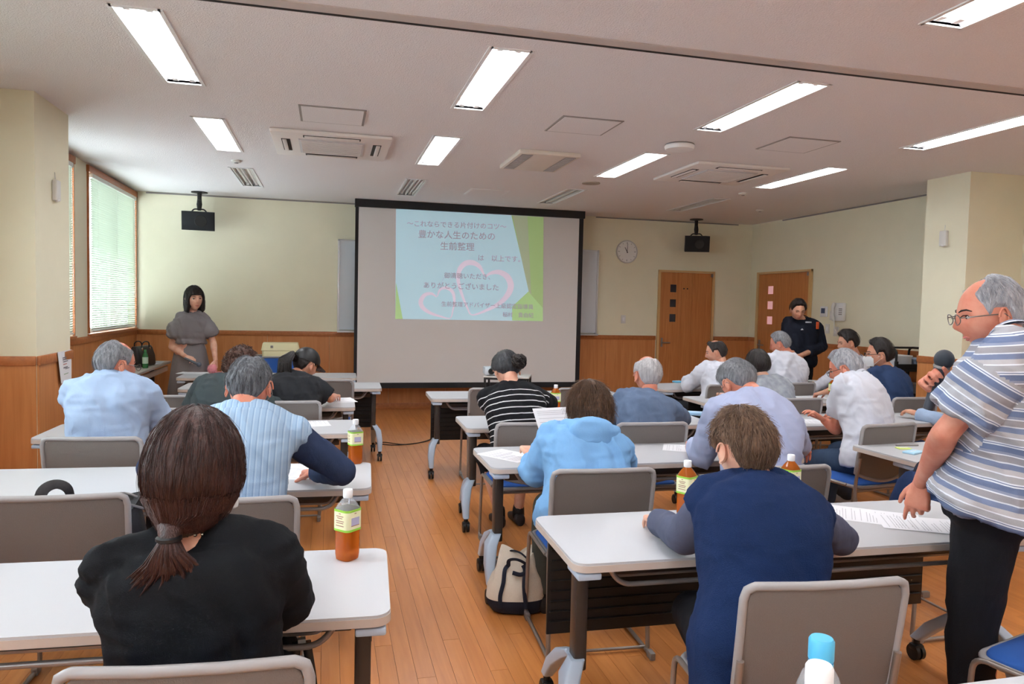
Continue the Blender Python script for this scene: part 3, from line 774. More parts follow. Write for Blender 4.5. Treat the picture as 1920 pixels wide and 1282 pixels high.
def person(label, base, N, Hc, hip, face=0, head=(0, 0, 0), sc=1.0, sw=.165, wide=1.0, bulge=.05, arms=None, sex='m', skn='m', vox=.011,
           garm=None, knees=None, feet=None, standing=False, legs=True, trous=None, shoes=None, tilt=0, hsc=1.0, shoulder=.02, drop=0):
    """build one person; returns root and a dict of frames.  garm: list of garment dicts, trous: material"""
    global HSC
    HSC = hsc; root = thing('person', label, 'person', base); O = V(base)
    N, Hc, H = V(N)-O, V(Hc)-O, V(hip)-O
    f = V((-math.sin(D2R(face)), math.cos(D2R(face)), 0)); Lr = V((f.y, -f.x, 0))      # facing, right
    Lr = (Lr*math.cos(D2R(tilt))+V((0, 0, 1))*math.sin(D2R(tilt)))
    ctl = (H+N)/2-f*bulge; ctl.z += .02
    B = lambda s: H*(1-s)**2+ctl*2*s*(1-s)+N*s*s if s >= 0 else H+(ctl-H).normalized()*s*.5
    def frame(s):
        T = (B(s+.02)-B(s-.02)).normalized(); X = (Lr-T*Lr.dot(T)).normalized(); return T, X, T.cross(X)
    def torso(mb, g, s0, s1=1.0, n=28, wf=1.0, hemflare=0):
        rg = []; ss = [s0+(s1-s0)*i/14 for i in range(15)]
        for s in ss:
            a = interp([(q, w_) for q, w_, _ in TOR], s)*wide*sc; b = interp([(q, w_) for q, _, w_ in TOR], s)*sc*(.92 if sex == 'f' else 1)
            k = max(0, .3-s)*hemflare
            a = a*wf+g+k; b = b+g+k; c = B(s); T, X, F = frame(s); c = c+F*(.012 if .3 < s < .85 else 0)
            rg.append([c+X*(a*math.copysign(abs(math.cos(t))**.8, math.cos(t)))+F*(b*math.copysign(abs(math.sin(t))**.8, math.sin(t))) for t in [2*PI*j/n for j in range(n)]])
        mb.loft(rg)
    T, X, F = frame(.86); S = {}; E = {}; W = {}
    lu, lf = .285*sc, .245*sc
    for k, s in (('L', -1), ('R', 1)):
        S[k] = B(.86)+X*s*sw*sc+F*shoulder-V((0, 0, drop))
        a = arms[k]; w_ = V(a['w'])-O; hint = V(a.get('h', (s*.4, -.2, -.5))); hint = Lr*hint.x+f*hint.y+V((0, 0, hint.z))
        if 'e' in a: e = V(a['e'])-O
        else:
            d = w_-S[k]; L = min(d.length, (lu+lf)*.995); d.normalize(); w_ = S[k]+d*L
            A = (lu*lu-lf*lf+L*L)/(2*L); h = math.sqrt(max(1e-6, lu*lu-A*A)); hp = (hint-d*hint.dot(d)).normalized(); e = S[k]+d*A+hp*h
        E[k], W[k] = e, w_
    th = .92 if sex == 'f' else 1.0
    body = MB(); torso(body, -.008, -.16)
    for k, s in (('L', -1), ('R', 1)):
        body.capsule([B(.965)+X*s*.03*sc, S[k]+T*.012], [.044*sc, .042*sc], 12)
        body.capsule(catmull([S[k], (S[k]+E[k])/2, E[k]], 3), [q*sc*th for q in (.045, .046, .045, .042, .040, .040, .040)], 12)
        body.capsule(catmull([E[k], (E[k]*.55+W[k]*.45), W[k]], 3), [q*sc*th for q in (.041, .043, .041, .037, .033, .030, .028)], 12)
    R = headR(*head); nb = Hc+R@V((0, -.028, -.075))*hsc
    body.capsule([B(.94), N+(nb-N)*.3, nb], [.062*sc*th, .054*sc*th, .052*sc*th], 14)
    # legs
    K, A = {}, {}
    for k, s in (('L', -1), ('R', 1)):
        hj = H+Lr*s*.085*sc
        if knees and k in knees: K[k] = V(knees[k])-O
        else: K[k] = hj+(f*.42+Lr*s*.04)*sc+V((0, 0, -.01)) if not standing else hj+f*.03+V((0, 0, -.42*sc))
        if feet and k in feet: A[k] = V(feet[k])-O
        else: A[k] = V((K[k].x, K[k].y, .085-O.z))+f*.02 if not standing else V((K[k].x, K[k].y, .085))-f*.02
        if legs:
            body.capsule([hj-f*.03*(not standing), (hj+K[k])/2, K[k]], [.082*sc, .072*sc*th, .055*sc*th], 14)
            mid = K[k]*.65+A[k]*.35-f*.02
            body.capsule([K[k], mid, A[k]], [.053*sc*th, .053*sc*th, .036*sc*th], 14)
    bm_ = remesh(body, vox, 3); mb = me_mb(bm_)
    head_mb(mb, Hc, R, hsc)
    for k, s in (('L', -1), ('R', 1)):
        a = arms[k]
        if a.get('hand', 1):
            fd = V(a['f']) if 'f' in a else (W[k]-E[k]); bk = V(a.get('b', (0, 0, 1)))
            h = hand_mb(W[k], fd, bk, s*-1 if a.get('flip') is None else a['flip'], (1.0 if sex == 'm' else .9)*sc, a.get('curl', (24, 28, 30, 34)), a.get('tc', 15), a.get('sp', 4))
            mb.add(h.v, h.f)
    ob = mb.build('body', skin(skn), root, None); ob.data.polygons.foreach_set('use_smooth', [True]*len(ob.data.polygons))
    # garments
    sp = np.array([tuple(B(s)) for s in np.linspace(-.3, 1.1, 60)])
    arc = np.concatenate([[0], np.cumsum(np.linalg.norm(np.diff(sp, axis=0), axis=1))])
    for gi, g in enumerate(garm or []):
        mb = MB(); gg = g.get('g', .014); s0 = g.get('s0', -.10)
        torso(mb, gg, s0, g.get('s1', .985), wf=g.get('wf', 1), hemflare=g.get('flare', 0))
        for k, s in (('L', -1), ('R', 1)):
            sl = g.get('sleeve', 'short'); sl = sl[k] if isinstance(sl, dict) else sl; tq = .82 if sl == 'puff' else 1
            mb.capsule([B(.95)+X*s*.04*sc, S[k]+T*.018*(sl != 'puff')], [(.05*sc+gg*.7)*tq, (.05*sc+gg*.6)*tq], 12)
            sg = g.get('sg', gg)
            up = catmull([S[k], (S[k]+E[k])/2, E[k]], 4); ru = [q*sc*th+sg for q in (.056, .055, .054, .052, .050, .048, .046, .045, .044)]
            fo = catmull([E[k], (E[k]*.55+W[k]*.45), W[k]], 4); rf = [q*sc*th+sg*.85 for q in (.043, .044, .043, .041, .038, .036, .034, .032, .031)]
            def sleeve(pts, rr): mb.tube(pts, rr, 14) if sl == 'puff' else mb.capsule(pts[:1]+pts[1:], rr, 14) if False else mb.tube([pts[0]-(pts[1]-pts[0])*.6]+pts, [rr[0]*.8]+rr, 14)
            if sl == 'none': mb.sph(S[k], ((.056*sc+gg),)*3, 14, 10)
            elif sl == 'short': n = g.get('sn', 6); sleeve(up[:n], [r+g.get('sf', .010)*i/n for i, r in enumerate(ru[:n])])
            elif sl == 'puff': n = 7; sleeve(up[:n], [.052, .06, .07, .082, .092, .092, .058])
            elif sl == 'elbow': sleeve(up, ru); mb.capsule(fo[:4], [r+.006 for r in rf[:4]], 14)
            else:
                n = 9 if sl == 'long' else 6
                sleeve(up, ru); mb.capsule([up[-1]]+fo[1:3], [ru[-1], rf[1], rf[2]], 14); mb.tube(fo[:n], [r+.004*i/n for i, r in enumerate(rf[:n])], 14)
        me = remesh(mb, g.get('vox', vox*.85), 3)
        P = getco(me); Nn = getno(me); fa = g.get('fold', .006); q = P*g.get('fs', 9)
        q2 = np.stack([P[:, 0]*16+P[:, 2]*7, P[:, 1]*14, P[:, 2]*5+P[:, 0]*3], 1)
        n1 = vnoise(q, gi+int(abs(O.x*10))); n2 = 1-2*np.abs(vnoise(q2+n1[:, None]*.6, 5+int(abs(O.y*7)))); n3 = 1-2*np.abs(vnoise(np.stack([P[:, 0]*9, P[:, 1]*9, P[:, 2]*30], 1), 11))
        n4 = 1-2*np.abs(vnoise(q2*np.array([1.7, 1.7, 2.6])+n2[:, None]*.5, 21))
        P = P+Nn*(fa*(1.1*n1+1.35*n2+.45*n3+.3*n4-.2))[:, None]
        # sleeves' cloth gathers, torso arc coordinate for stripes
        setco(me, P)
        dd = np.linalg.norm(P[:, None, :]-sp[None, :, :], axis=2); ib = dd.argmin(1); ta = arc[ib]
        # refine along tangent
        tg = np.gradient(sp, axis=0); tg /= np.linalg.norm(tg, axis=1)[:, None]; ta = ta+((P-sp[ib])*tg[ib]).sum(1); td = dd.min(1)/.13
        lat = ((P-sp[ib])*np.array(tuple(X))).sum(1)
        vals = []
        for k in 'LR':
            a_, b_ = np.array(tuple(S[k])), np.array(tuple(E[k])); u_ = b_-a_; L_ = np.linalg.norm(u_); u_ /= L_
            q_ = (P-a_)@u_; dist = np.linalg.norm(P-a_-np.clip(q_, 0, L_)[:, None]*u_, axis=1)/.06
            vals.append((td-dist-(q_ <= .03)*9, -q_+.9, dist*.06))
        nl = len(me.loops); lv = np.empty(nl, np.int64); me.loops.foreach_get('vertex_index', lv)
        npoly = len(me.polygons); ls = np.empty(npoly, np.int64); lt = np.empty(npoly, np.int64); me.polygons.foreach_get('loop_start', ls); me.polygons.foreach_get('loop_total', lt)
        pid = np.repeat(np.arange(npoly), lt); lta, lla = ta[lv].copy(), lat[lv].copy()
        for sc_, a1, a2 in vals:
            pm = np.bincount(pid, sc_[lv], npoly)/lt > 0; sl_ = pm[pid]; lta[sl_] = a1[lv][sl_]; lla[sl_] = a2[lv][sl_]
        at_ = me.attributes.new('st', 'FLOAT', 'CORNER'); at_.data.foreach_set('value', lta.astype(np.float32))
        at_ = me.attributes.new('su', 'FLOAT', 'CORNER'); at_.data.foreach_set('value', lla.astype(np.float32))
        me.materials.append(g['m']); me.polygons.foreach_set('use_smooth', [True]*len(me.polygons)); me.name = g['n']
        link(g['n'], me, root)
        if g.get('collar'):
            cm_ = MB(); nd = (nb-B(.9)).normalized(); cX = (Lr-nd*Lr.dot(nd)).normalized(); cF = nd.cross(cX); c0 = N+nd*-.022; r0 = .060*sc*th
            rg = []
            for dz, rr in ((-.012, r0+.022), (.0, r0+.010), (.018, r0+.003), (.030, r0+.001), (.032, r0+.005), (.022, r0+.011), (-.004, r0+.022)):
                rg.append([c0+nd*(dz-.012*math.sin(t))+(cX*math.cos(t)+cF*math.sin(t)*1.0)*rr for t in [2*PI*j/28 for j in range(28)]])
            cm_.loft(rg, cap=False); co = cm_.build('collar', g.get('cm', g['m']), root, 70); a2_ = co.data.attributes.new('st', 'FLOAT', 'POINT'); a2_.data.foreach_set('value', np.array([.018+.25*(V(q_)-c0).dot(nd) for q_ in cm_.v], np.float32)); a3_ = co.data.attributes.new('su', 'FLOAT', 'POINT'); a3_.data.foreach_set('value', np.array([(V(q_)-c0).dot(cX) for q_ in cm_.v], np.float32))
    if trous and legs:
        mb = MB(); g = .014
        for k, s in (('L', -1), ('R', 1)):
            hj = H+Lr*s*.085*sc
            mb.capsule([hj-f*.03*(not standing), (hj+K[k])/2, K[k]], [.082*sc+g, .074*sc*th+g, .060*sc*th+g], 16)
            tl = trous.get('len', 1.0); an = K[k]+(A[k]-K[k])*tl
            rr = [(q_*sc*th+g) for q_ in (.060, .055, .048, .044)]; pts = [K[k], K[k]*.7+an*.3, K[k]*.35+an*.65, an]
            mb.tube(pts, rr, 16)
        torso(mb, g-.004, -.16, .12)
        if not standing: mb.capsule([H-Lr*.07-f*.02, H+Lr*.07-f*.02], [.088, .088], 14)
        me = remesh(mb, vox, 3); P = getco(me); Nn = getno(me)
        n2 = 1-2*np.abs(vnoise(np.stack([P[:, 0]*10, P[:, 1]*10, P[:, 2]*13], 1), 3)); setco(me, P+Nn*(.006*n2)[:, None])
        me.materials.append(trous['m']); me.polygons.foreach_set('use_smooth', [True]*len(me.polygons)); link(trous.get('n', 'trousers'), me, root)
    if shoes:
        for k, s in (('L', -1), ('R', 1)):
            c = V((A[k].x, A[k].y, -O.z)); fx = f.copy(); lx = V((f.y, -f.x, 0)); mb = MB(); rg = []
            for q, hw, h in ((-.07, .02, .05), (-.06, .032, .075), (-.02, .036, .085), (.05, .040, .07), (.12, .045, .05), (.165, .036, .04), (.18, .015, .028)):
                rg.append([c+fx*q+lx*x+V((0, 0, max(.0, z+h/2))) for x, z in rrect(hw*2, h, min(hw, h/2)*.8, 3)])
            mb.loft(rg); mb.build('shoe', shoes, root)
            mb = MB(); mb.capsule([A[k]+V((0, 0, .02)), V((A[k].x, A[k].y, .05-O.z))], [.042, .044], 10)
            if shoes.name.startswith('black'): mb.build('sock', BLACK, root)
    return root, dict(B=B, S=S, E=E, W=W, R=R, Hc=Hc, N=N, f=f, Lr=Lr, O=O, nb=nb, hsc=hsc, frame=frame, K=K, A=A, H=H)
EYEW = mat('eye_white', (236, 232, 228), .2); IRIS = mat('dark_iris', (36, 24, 20), .15); BROW = mat('dark_brow', (46, 36, 32), .8); LIP = mat('lip', (188, 106, 98), .5)
def face_bits(root, fr, brow=BROW, closed=False):
    R, c, s = fr['R'], fr['Hc'], fr['hsc']
    def hp(x, z, o=0):
        k = 1-(x/HA)**2-(z/HCc)**2; y = HB*math.sqrt(max(.05, k))
        d = V((x/HA, y/HB, z/HCc)).normalized(); p = headpt(d); return c+R@((p+V((0, o, 0)))*s)
    for q in (-1, 1):
        e = hp(q*.031, .004, -.004); mb = MB(); mb.sph(e, (.0135*s, .009*s, (.0035 if closed else .0065)*s), 12, 8, R); eye = mb.build('eye', BROW if closed else EYEW, root)
        if not closed:
            m2 = MB(); m2.sph(e+R@V((0, .006, 0))*s, (.006*s, .0045*s, .006*s), 10, 8, R); m2.build('iris', IRIS, eye)
            m3 = MB(); m3.tube([hp(q*.031+x, .004+z, .003) for x, z in ((-.015, .0), (-.007, .0065), (.006, .007), (.015, .001))], .0016*s, 5); m3.build('eyelid', BROW, eye)
        mb = MB(); mb.tube([hp(q*(.031+x), .024+z, .001) for x, z in ((-.018, -.002), (-.006, .003), (.008, .004), (.02, -.002))], [.002*s, .0032*s, .003*s, .0015*s], 6, flat=1); mb.build('eyebrow', brow, root)
    mb = MB(); mb.tube([hp(x, -.064+z, .001) for x, z in ((-.022, .001), (-.011, .003), (0, .001), (.011, .003), (.022, .001))], [.001, .0035*s, .004*s, .0035*s, .001], 6); mb.tube([hp(x, -.070+z, .0005) for x, z in ((-.018, .002), (-.008, -.001), (.008, -.001), (.018, .002))], [.001, .004*s, .004*s, .001], 6)
    mb.build('mouth', LIP, root)
def glasses(root, fr, m, half=False):
    R, c, s = fr['R'], fr['Hc'], fr['hsc']; mb = MB()
    for q in (-1, 1):
        mb.tube([c+R@V((q*.034+.024*math.cos(a), .112-.004*abs(math.cos(a)), .0+.017*math.sin(a)))*s for a in np.linspace(0, 2*PI, 20)[:-1]], .0016*s, 6, closed=True)
        mb.tube([c+R@V(p)*s for p in ((q*.058, .106, .006), (q*.074, .09, .006), (q*.083, .02, .004), (q*.082, -.012, .002), (q*.081, -.024, -.012))], .0018*s, 6)
    mb.tube([c+R@V(p)*s for p in ((-.011, .111, .004), (0, .113, .007), (.011, .111, .004))], .0016*s, 6)
    mb.build('glasses', m, root)
def cloth(name, col, rough=.85, bump=.25, sc=420, var=.05, col2=None, st=(1, 1, 1)):
    m = mat(name, col, rough, var=var, scale=14, bump=bump, bscale=sc, bstretch=st, col2=col2, spec=.2)
    n = m.node_tree.nodes; l = m.node_tree.links; b = n['Principled BSDF']; fine = b.inputs['Normal'].links[0].from_node
    tc = n.new('ShaderNodeTexCoord'); mp = n.new('ShaderNodeMapping'); mp.inputs['Scale'].default_value = (1.3, 1.3, .6); mp.inputs['Rotation'].default_value = (.3, .5, .2); l.new(tc.outputs['Object'], mp.inputs[0])
    t = n.new('ShaderNodeTexNoise'); t.inputs['Scale'].default_value = 12; t.inputs['Detail'].default_value = 2; t.inputs['Distortion'].default_value = .8; l.new(mp.outputs[0], t.inputs['Vector'])
    bp = n.new('ShaderNodeBump'); bp.inputs['Strength'].default_value = .3; bp.inputs['Distance'].default_value = .015; l.new(t.outputs['Fac'], bp.inputs['Height']); l.new(fine.outputs[0], bp.inputs['Normal']); l.new(bp.outputs[0], b.inputs['Normal'])
    return m
def striped(name, base, bands, attr='st', period=.1, rough=.85):
    """bands: list of (start fraction, colour) along the attribute, repeating every period metres"""
    m = cloth(name, base, rough); n = m.node_tree.nodes; l = m.node_tree.links; b = n['Principled BSDF']
    a = n.new('ShaderNodeAttribute'); a.attribute_name = attr
    d = n.new('ShaderNodeMath'); d.operation = 'DIVIDE'; d.inputs[1].default_value = period; l.new(a.outputs['Fac'], d.inputs[0])
    fr = n.new('ShaderNodeMath'); fr.operation = 'FRACT'; l.new(d.outputs[0], fr.inputs[0])
    cr_ = n.new('ShaderNodeValToRGB'); cr_.color_ramp.interpolation = 'CONSTANT'; e = cr_.color_ramp.elements
    while len(e) > 1: e.remove(e[-1])
    for i, (p, c) in enumerate(bands):
        q = e[0] if i == 0 else e.new(p)
        q.position = p; q.color = (*srgb(c), 1)
    l.new(fr.outputs[0], cr_.inputs[0]); l.new(cr_.outputs[0], b.inputs['Base Color']); return m
# ------------------------------------------------------------------ the people
H_BLACK = hairmat('hair_black', (26, 22, 22), (44, 36, 34)); H_BROWN = hairmat('hair_dark_brown', (44, 27, 25), (72, 44, 38), rough=.3)
H_MID = hairmat('hair_brown', (112, 80, 56), (66, 46, 34)); H_LIGHT = hairmat('hair_light_brown', (140, 112, 90), (84, 62, 50))
H_GREY = hairmat('hair_grey', (150, 150, 154), (92, 94, 100)); H_SALT = hairmat('hair_salt_pepper', (120, 124, 130), (46, 48, 54), sc=8)
H_WHITE = hairmat('hair_white', (206, 202, 202), (168, 164, 166)); H_SILVER = hairmat('hair_silver', (190, 190, 194), (136, 138, 146)); H_IRON = hairmat('hair_iron', (70, 72, 76), (36, 36, 40))
H_CURL = hairmat('hair_curly', (96, 62, 48), (54, 34, 28), sc=20, st=(3, 3, 3))
BLK = cloth('black_jersey', (20, 22, 26)); NAVY = cloth('navy_cotton', (44, 56, 84)); WHT = cloth('white_cotton', (206, 208, 218)); LBL = cloth('light_blue_cotton', (158, 178, 206))
LAV = cloth('lavender_cotton', (164, 172, 200)); DEN = cloth('denim_blue', (96, 112, 138), var=.12); HOOD = cloth('sky_blue_fleece', (124, 172, 218)); GRN = cloth('dark_grey_green', (62, 70, 72)); POLO = cloth('charcoal_polo', (44, 46, 50))
NAVK = cloth('navy_knit', (24, 44, 84), bump=.6, sc=260, st=(1, 1, 2.4)); GRYS = cloth('slate_sleeve', (82, 86, 106)); JEAN = cloth('dark_jeans', (52, 68, 92), var=.15); TRB = cloth('black_trouser', (26, 27, 32)); TRG = cloth('olive_grey_trouser', (74, 74, 68)); TRN = cloth('beige_trouser', (158, 146, 132))
PRES = cloth("taupe_grey_satin", (126, 120, 122), .5); UNI = cloth('black_navy_uniform', (26, 30, 42)); NPOL = cloth('navy_polo', (44, 62, 96)); GTEE = cloth('pale_grey_print', (168, 172, 178), var=.35, col2=(126, 132, 142))
VEST = striped('pinstripe_vest', (150, 176, 200), [(0, (150, 176, 202)), (.55, (132, 158, 188)), (.75, (166, 188, 208))], 'su', .022)
STRP = striped('black_white_stripes', (24, 24, 28), [(0, (24, 24, 28)), (.84, (206, 204, 206))], 'st', .036)
_n = STRP.node_tree.nodes; _l = STRP.node_tree.links; _a = [q for q in _n if q.type == 'ATTRIBUTE'][0]; _g = _n.new('ShaderNodeMath'); _g.operation = 'LESS_THAN'; _g.inputs[1].default_value = .60; _l.new(_a.outputs['Fac'], _g.inputs[0])
_x = _n.new('ShaderNodeMix'); _x.data_type = 'RGBA'; _x.inputs['A'].default_value = (*srgb((24, 24, 28)), 1); _l.new(_g.outputs[0], _x.inputs['Factor']); _b = _n['Principled BSDF']; _l.new(_b.inputs['Base Color'].links[0].from_socket, _x.inputs['B']); _l.new(_x.outputs['Result'], _b.inputs['Base Color'])
STRM = striped('blue_grey_white_stripes', (170, 174, 186), [(0, (106, 120, 152)), (.15, (214, 220, 230)), (.185, (110, 122, 150)), (.21, (216, 222, 232)), (.245, (166, 166, 172)), (.40, (222, 226, 234)), (.435, (184, 182, 186)), (.56, (120, 132, 162)), (.70, (206, 210, 220)), (.735, (150, 148, 154)), (.90, (216, 220, 228)), (.93, (140, 148, 170))], 'st', .118)
STEEL = mat('glasses_metal', (110, 104, 100), .3, .8); GBLACK = mat('glasses_black', (30, 28, 30), .3)
HZ = .535
def hip(x, y, z=HZ): return (x, y, z)
def A_(w, **k): d = dict(w=w); d.update(k); return d
def seat_base(h): return (h[0], h[1], 0)

def P1():
    h = hip(-.26, 1.67); r, fr = person('woman with a dark brown low ponytail and black T-shirt, nearest on the left', seat_base(h), at(354, 1012, 1.66), at(364, 888, 1.68), h, head=(-8, 6, 0), sex='f', skn='f', sw=.148, wide=.98,
        arms={'L': A_((-.42, 2.06, .745), e=at(232, 1130, 1.70)), 'R': A_((-.16, 2.12, .745), e=at(530, 1122, 1.74))}, vox=.0095,
        garm=[dict(n='t_shirt', m=BLK, g=.018, sleeve='elbow', sg=.018, fold=.008, s0=-.1, s1=.955)], trous=dict(m=TRB))
    c, R = fr['Hc'], fr['R']
    hair(r, c, R, H_BROWN, [(0, -.132), (55, -.13), (92, -.115), (110, -.06), (124, .02), (180, .06)], t=.026, longh=True, flare=.0, pinch=.55, back=.025, lump=.002, strands=900, slen=.35, thin=.0009, seed=1, taper=.08, tip=-.012, top=1.2)
    # gathered tail
    tie = c+R@V((-.012, -.105, -.118)); mb = MB(); rng = random.Random(3)
    for k in range(150):
        a = rng.uniform(0, 2*PI); q = rng.random()**.5; u = q*math.cos(a); v = q*math.sin(a); ln = rng.uniform(.6, 1.1)
        pts = [tie+V((u*.016, v*.016+.03, .012)), tie+V((u*.018, v*.018, 0)), tie+V((u*.034, v*.02-.012, -.035*ln)), tie+V((u*.058+.004, v*.022-.012, -.07*ln)), tie+V((u*.085-.012*ln, v*.02-.002, -.108*ln-.006*abs(u)))]
        mb.tube(pts, [.003, .0036, .0042, .0034, .0006], 4, cap=False)
    mb.capsule([tie+V((0, .03, .02)), tie, tie+V((0, -.012, -.05))], [.03, .02, .024], 10)
    mb.build('ponytail', H_BROWN, r, 80)
    # smooth hair drawn to the tie
    mb = MB()
    for k in range(160):
        a = -1.5+3.0*k/159; p0 = c+R@V((.098*math.sin(a), -.112*math.cos(a)-.004, -.045+.012*rng.random())); p1 = c+R@V((.07*math.sin(a), -.112*math.cos(a)*.95, -.092+.008*rng.random()))
        mb.tube([p0, p0*.4+p1*.6, tie+V((.02*math.sin(a), .012, .012))], [.004, .0045, .003], 4, cap=False)
    mb.build('gathered_hair', H_BROWN, r, 80)
    mb = MB(); mb.tube([tie+V((.02*math.cos(a), .019*math.sin(a), .002)) for a in np.linspace(0, 2*PI, 16)[:-1]], .006, 6, closed=True); mb.build('hair_tie', BLACK, r)
    mb = MB(); N = fr['N']
    for k in range(34):
        a = 2*PI*k/34; mb.sph(N+V((.077*math.cos(a), .012+.066*math.sin(a), .018-.008*math.sin(a))), .0042, 6, 5)
    mb.build('bead_necklace', CHROME, r)
    m = MB(); m.box(c+R@V((.055, .082, -.062)), (.05, .02, .05), R=R@Matrix.Rotation(-.75, 3, 'Z'), bev=.008); m.build('face_mask', WHITE, r)
P1()
def P2():
    h = hip(-.33, 2.87); r, fr = person('grey-haired man in a blue pinstriped waistcoat over navy sleeves, writing', seat_base(h), at(463, 770, 3.0), at(467, 725, 3.07), h, head=(-8, 30, 0), skn='r', sw=.165, wide=.98,
        arms={'L': A_((-.62, 3.36, .745), h=(-.8, -.2, -.3)), 'R': A_(at(596, 884, z=.755), h=(.8, -.25, -.4), curl=(35, 40, 48, 55))}, vox=.0105, shoulder=.05,
        garm=[dict(n='shirt', m=NAVY, g=.003, sleeve='long', sg=.014, fold=.003), dict(n='waistcoat', m=VEST, g=.026, sleeve='none', wf=.94, s1=.97, fold=.005, collar=1)], trous=dict(m=TRB))
    hair(r, fr['Hc'], fr['R'], H_SALT, t=.014, strands=900, seed=2, lump=.003, line=[(0, -.098), (45, -.09), (64, -.055), (76, .012), (98, .016), (106, -.012), (116, .03), (135, .07), (180, .082)], bald=2, baldc=(.0, -.45, 1), slen=.16); glasses(r, fr, STEEL)
    p = at(620, 879, z=.715); tag(MB().capsule([p, p+V((-.06, .02, .075))], [.0035, .0045], 8).build('pen', mat('red_pen', (180, 30, 50), .3)), 'red pen in the hand of the man in a pinstriped waistcoat', 'pen')
P2()
def P3():
    h = hip(-1.1, 4.14); r, fr = person('old man with thin grey hair, glasses and a light blue long-sleeved shirt', seat_base(h), at(204, 708, 4.26), at(216, 682, 4.30), h, head=(-48, 12, 0), skn='r', sw=.172, wide=1.06,
        arms={'L': A_((-1.28, 4.84, .745), h=(-.7, -.1, -.5)), 'R': A_((-.62, 4.72, .745), e=at(312, 808, 4.36))}, vox=.012, hsc=1.02,
        garm=[dict(n='shirt', m=LBL, g=.022, sleeve='long', fold=.007, collar=1)], trous=dict(m=TRB))
    hair(r, fr['Hc'], fr['R'], H_GREY, t=.012, strands=500, seed=3, bald=30, baldc=(0, .45, 1)); glasses(r, fr, STEEL); face_bits(r, fr, BROW)
P3()
def P4():
    h = hip(-.76, 5.08); r, fr = person('person with curly brown hair and a dark grey-green top, elbows spread', seat_base(h), at(452, 716, 5.2), at(452, 690, 5.32), h, head=(0, 35, 0), sex='m', sw=.20, wide=1.25,
        arms={'L': A_((-.92, 5.82, .745), e=at(358, 768, 5.36)), 'R': A_((-.58, 5.82, .745), e=at(528, 774, 5.34))}, vox=.013, shoulder=.05, bulge=.09,
        garm=[dict(n='top', m=GRN, g=.022, sleeve='elbow', sg=.022, fold=.008)], trous=dict(m=TRB))
    hair(r, fr['Hc'], fr['R'], H_CURL, [(0, -.10), (70, -.08), (105, -.03), (125, .05), (180, .07)], t=.04, longh=True, lump=.012, strands=700, curl=.014, thin=.0028, seed=4, taper=.1)
P4()
def P5():
    h = hip(-.23, 5.46); r, fr = person('person in a black cap with a black ponytail and charcoal polo shirt', seat_base(h), at(546, 706, 5.66), at(573, 683, 5.76), h, head=(-50, 26, 0), sex='f', skn='m', sw=.165, wide=1.1, bulge=.09,
        arms={'L': A_((-.2, 6.05, .745), h=(-.3, -.2, -.8)), 'R': A_((.06, 5.98, .75), e=at(618, 746, 5.66))}, vox=.013, shoulder=.04,
        garm=[dict(n='polo_shirt', m=POLO, g=.024, sleeve='short', sn=8, sg=.022, fold=.007, collar=1)], trous=dict(m=TRB))
    c, R = fr['Hc'], fr['R']; glasses(r, fr, GBLACK); face_bits(r, fr)
    hair(r, c, R, H_BLACK, SHORT, t=.01, strands=150, seed=5)
    mb = MB(); rg = []
    for k in range(9):
        t = k/8*PI*.5; rg.append([c+R@V((.092*math.cos(a)*math.cos(t), .112*math.sin(a)*math.cos(t)-.004, .028+.105*math.sin(t))) for a in np.linspace(0, 2*PI, 33)[:-1]])
    mb.loft(rg); mb.loft([[p-R@V((0, 0, .012)) for p in rg[0]], rg[0]], cap=False); cap = mb.build('cap', BLACK, r, 60)
    mb = MB(); n = 12
    top = [c+R@V((.085*math.sin(a), .10*math.cos(a)*1.0, .03)) for a in np.linspace(-1.1, 1.1, n)]; out = [c+R@V((.075*math.sin(a), .10+.085*math.cos(a), .012)) for a in np.linspace(-1.1, 1.1, n)]
    vs = top+out; vs = vs+[p-R@V((0, 0, .004)) for p in vs]; fs = []
    for i in range(n-1): fs += [(i, i+1, n+i+1, n+i), (2*n+i+1, 2*n+i, 3*n+i, 3*n+i+1), (n+i, n+i+1, 3*n+i+1, 3*n+i)]
    mb.add(vs, fs); mb.build('brim', BLACK, cap, 40)
    mb = MB(); rng = random.Random(9); t0 = c+R@V((0, -.105, .0))
    for k in range(160):
        a = rng.uniform(0, 2*PI); q = rng.random()**.5; u, v = q*math.cos(a), q*math.sin(a); ln = rng.uniform(.7, 1.1)
        mb.tube([t0+R@V((u*.02, .02, v*.02)), t0+R@V((u*.04, -.05, v*.03+.012)), t0+R@V((u*.075, -.09, v*.04-.03))+V((0, 0, -.02*ln)), t0+R@V((u*.085, -.085, v*.03-.06))+V((0, 0, -.11*ln))], [.004, .006, .006, .001], 4, cap=False)
    mb.build('ponytail', H_BLACK, r, 80)
P5()
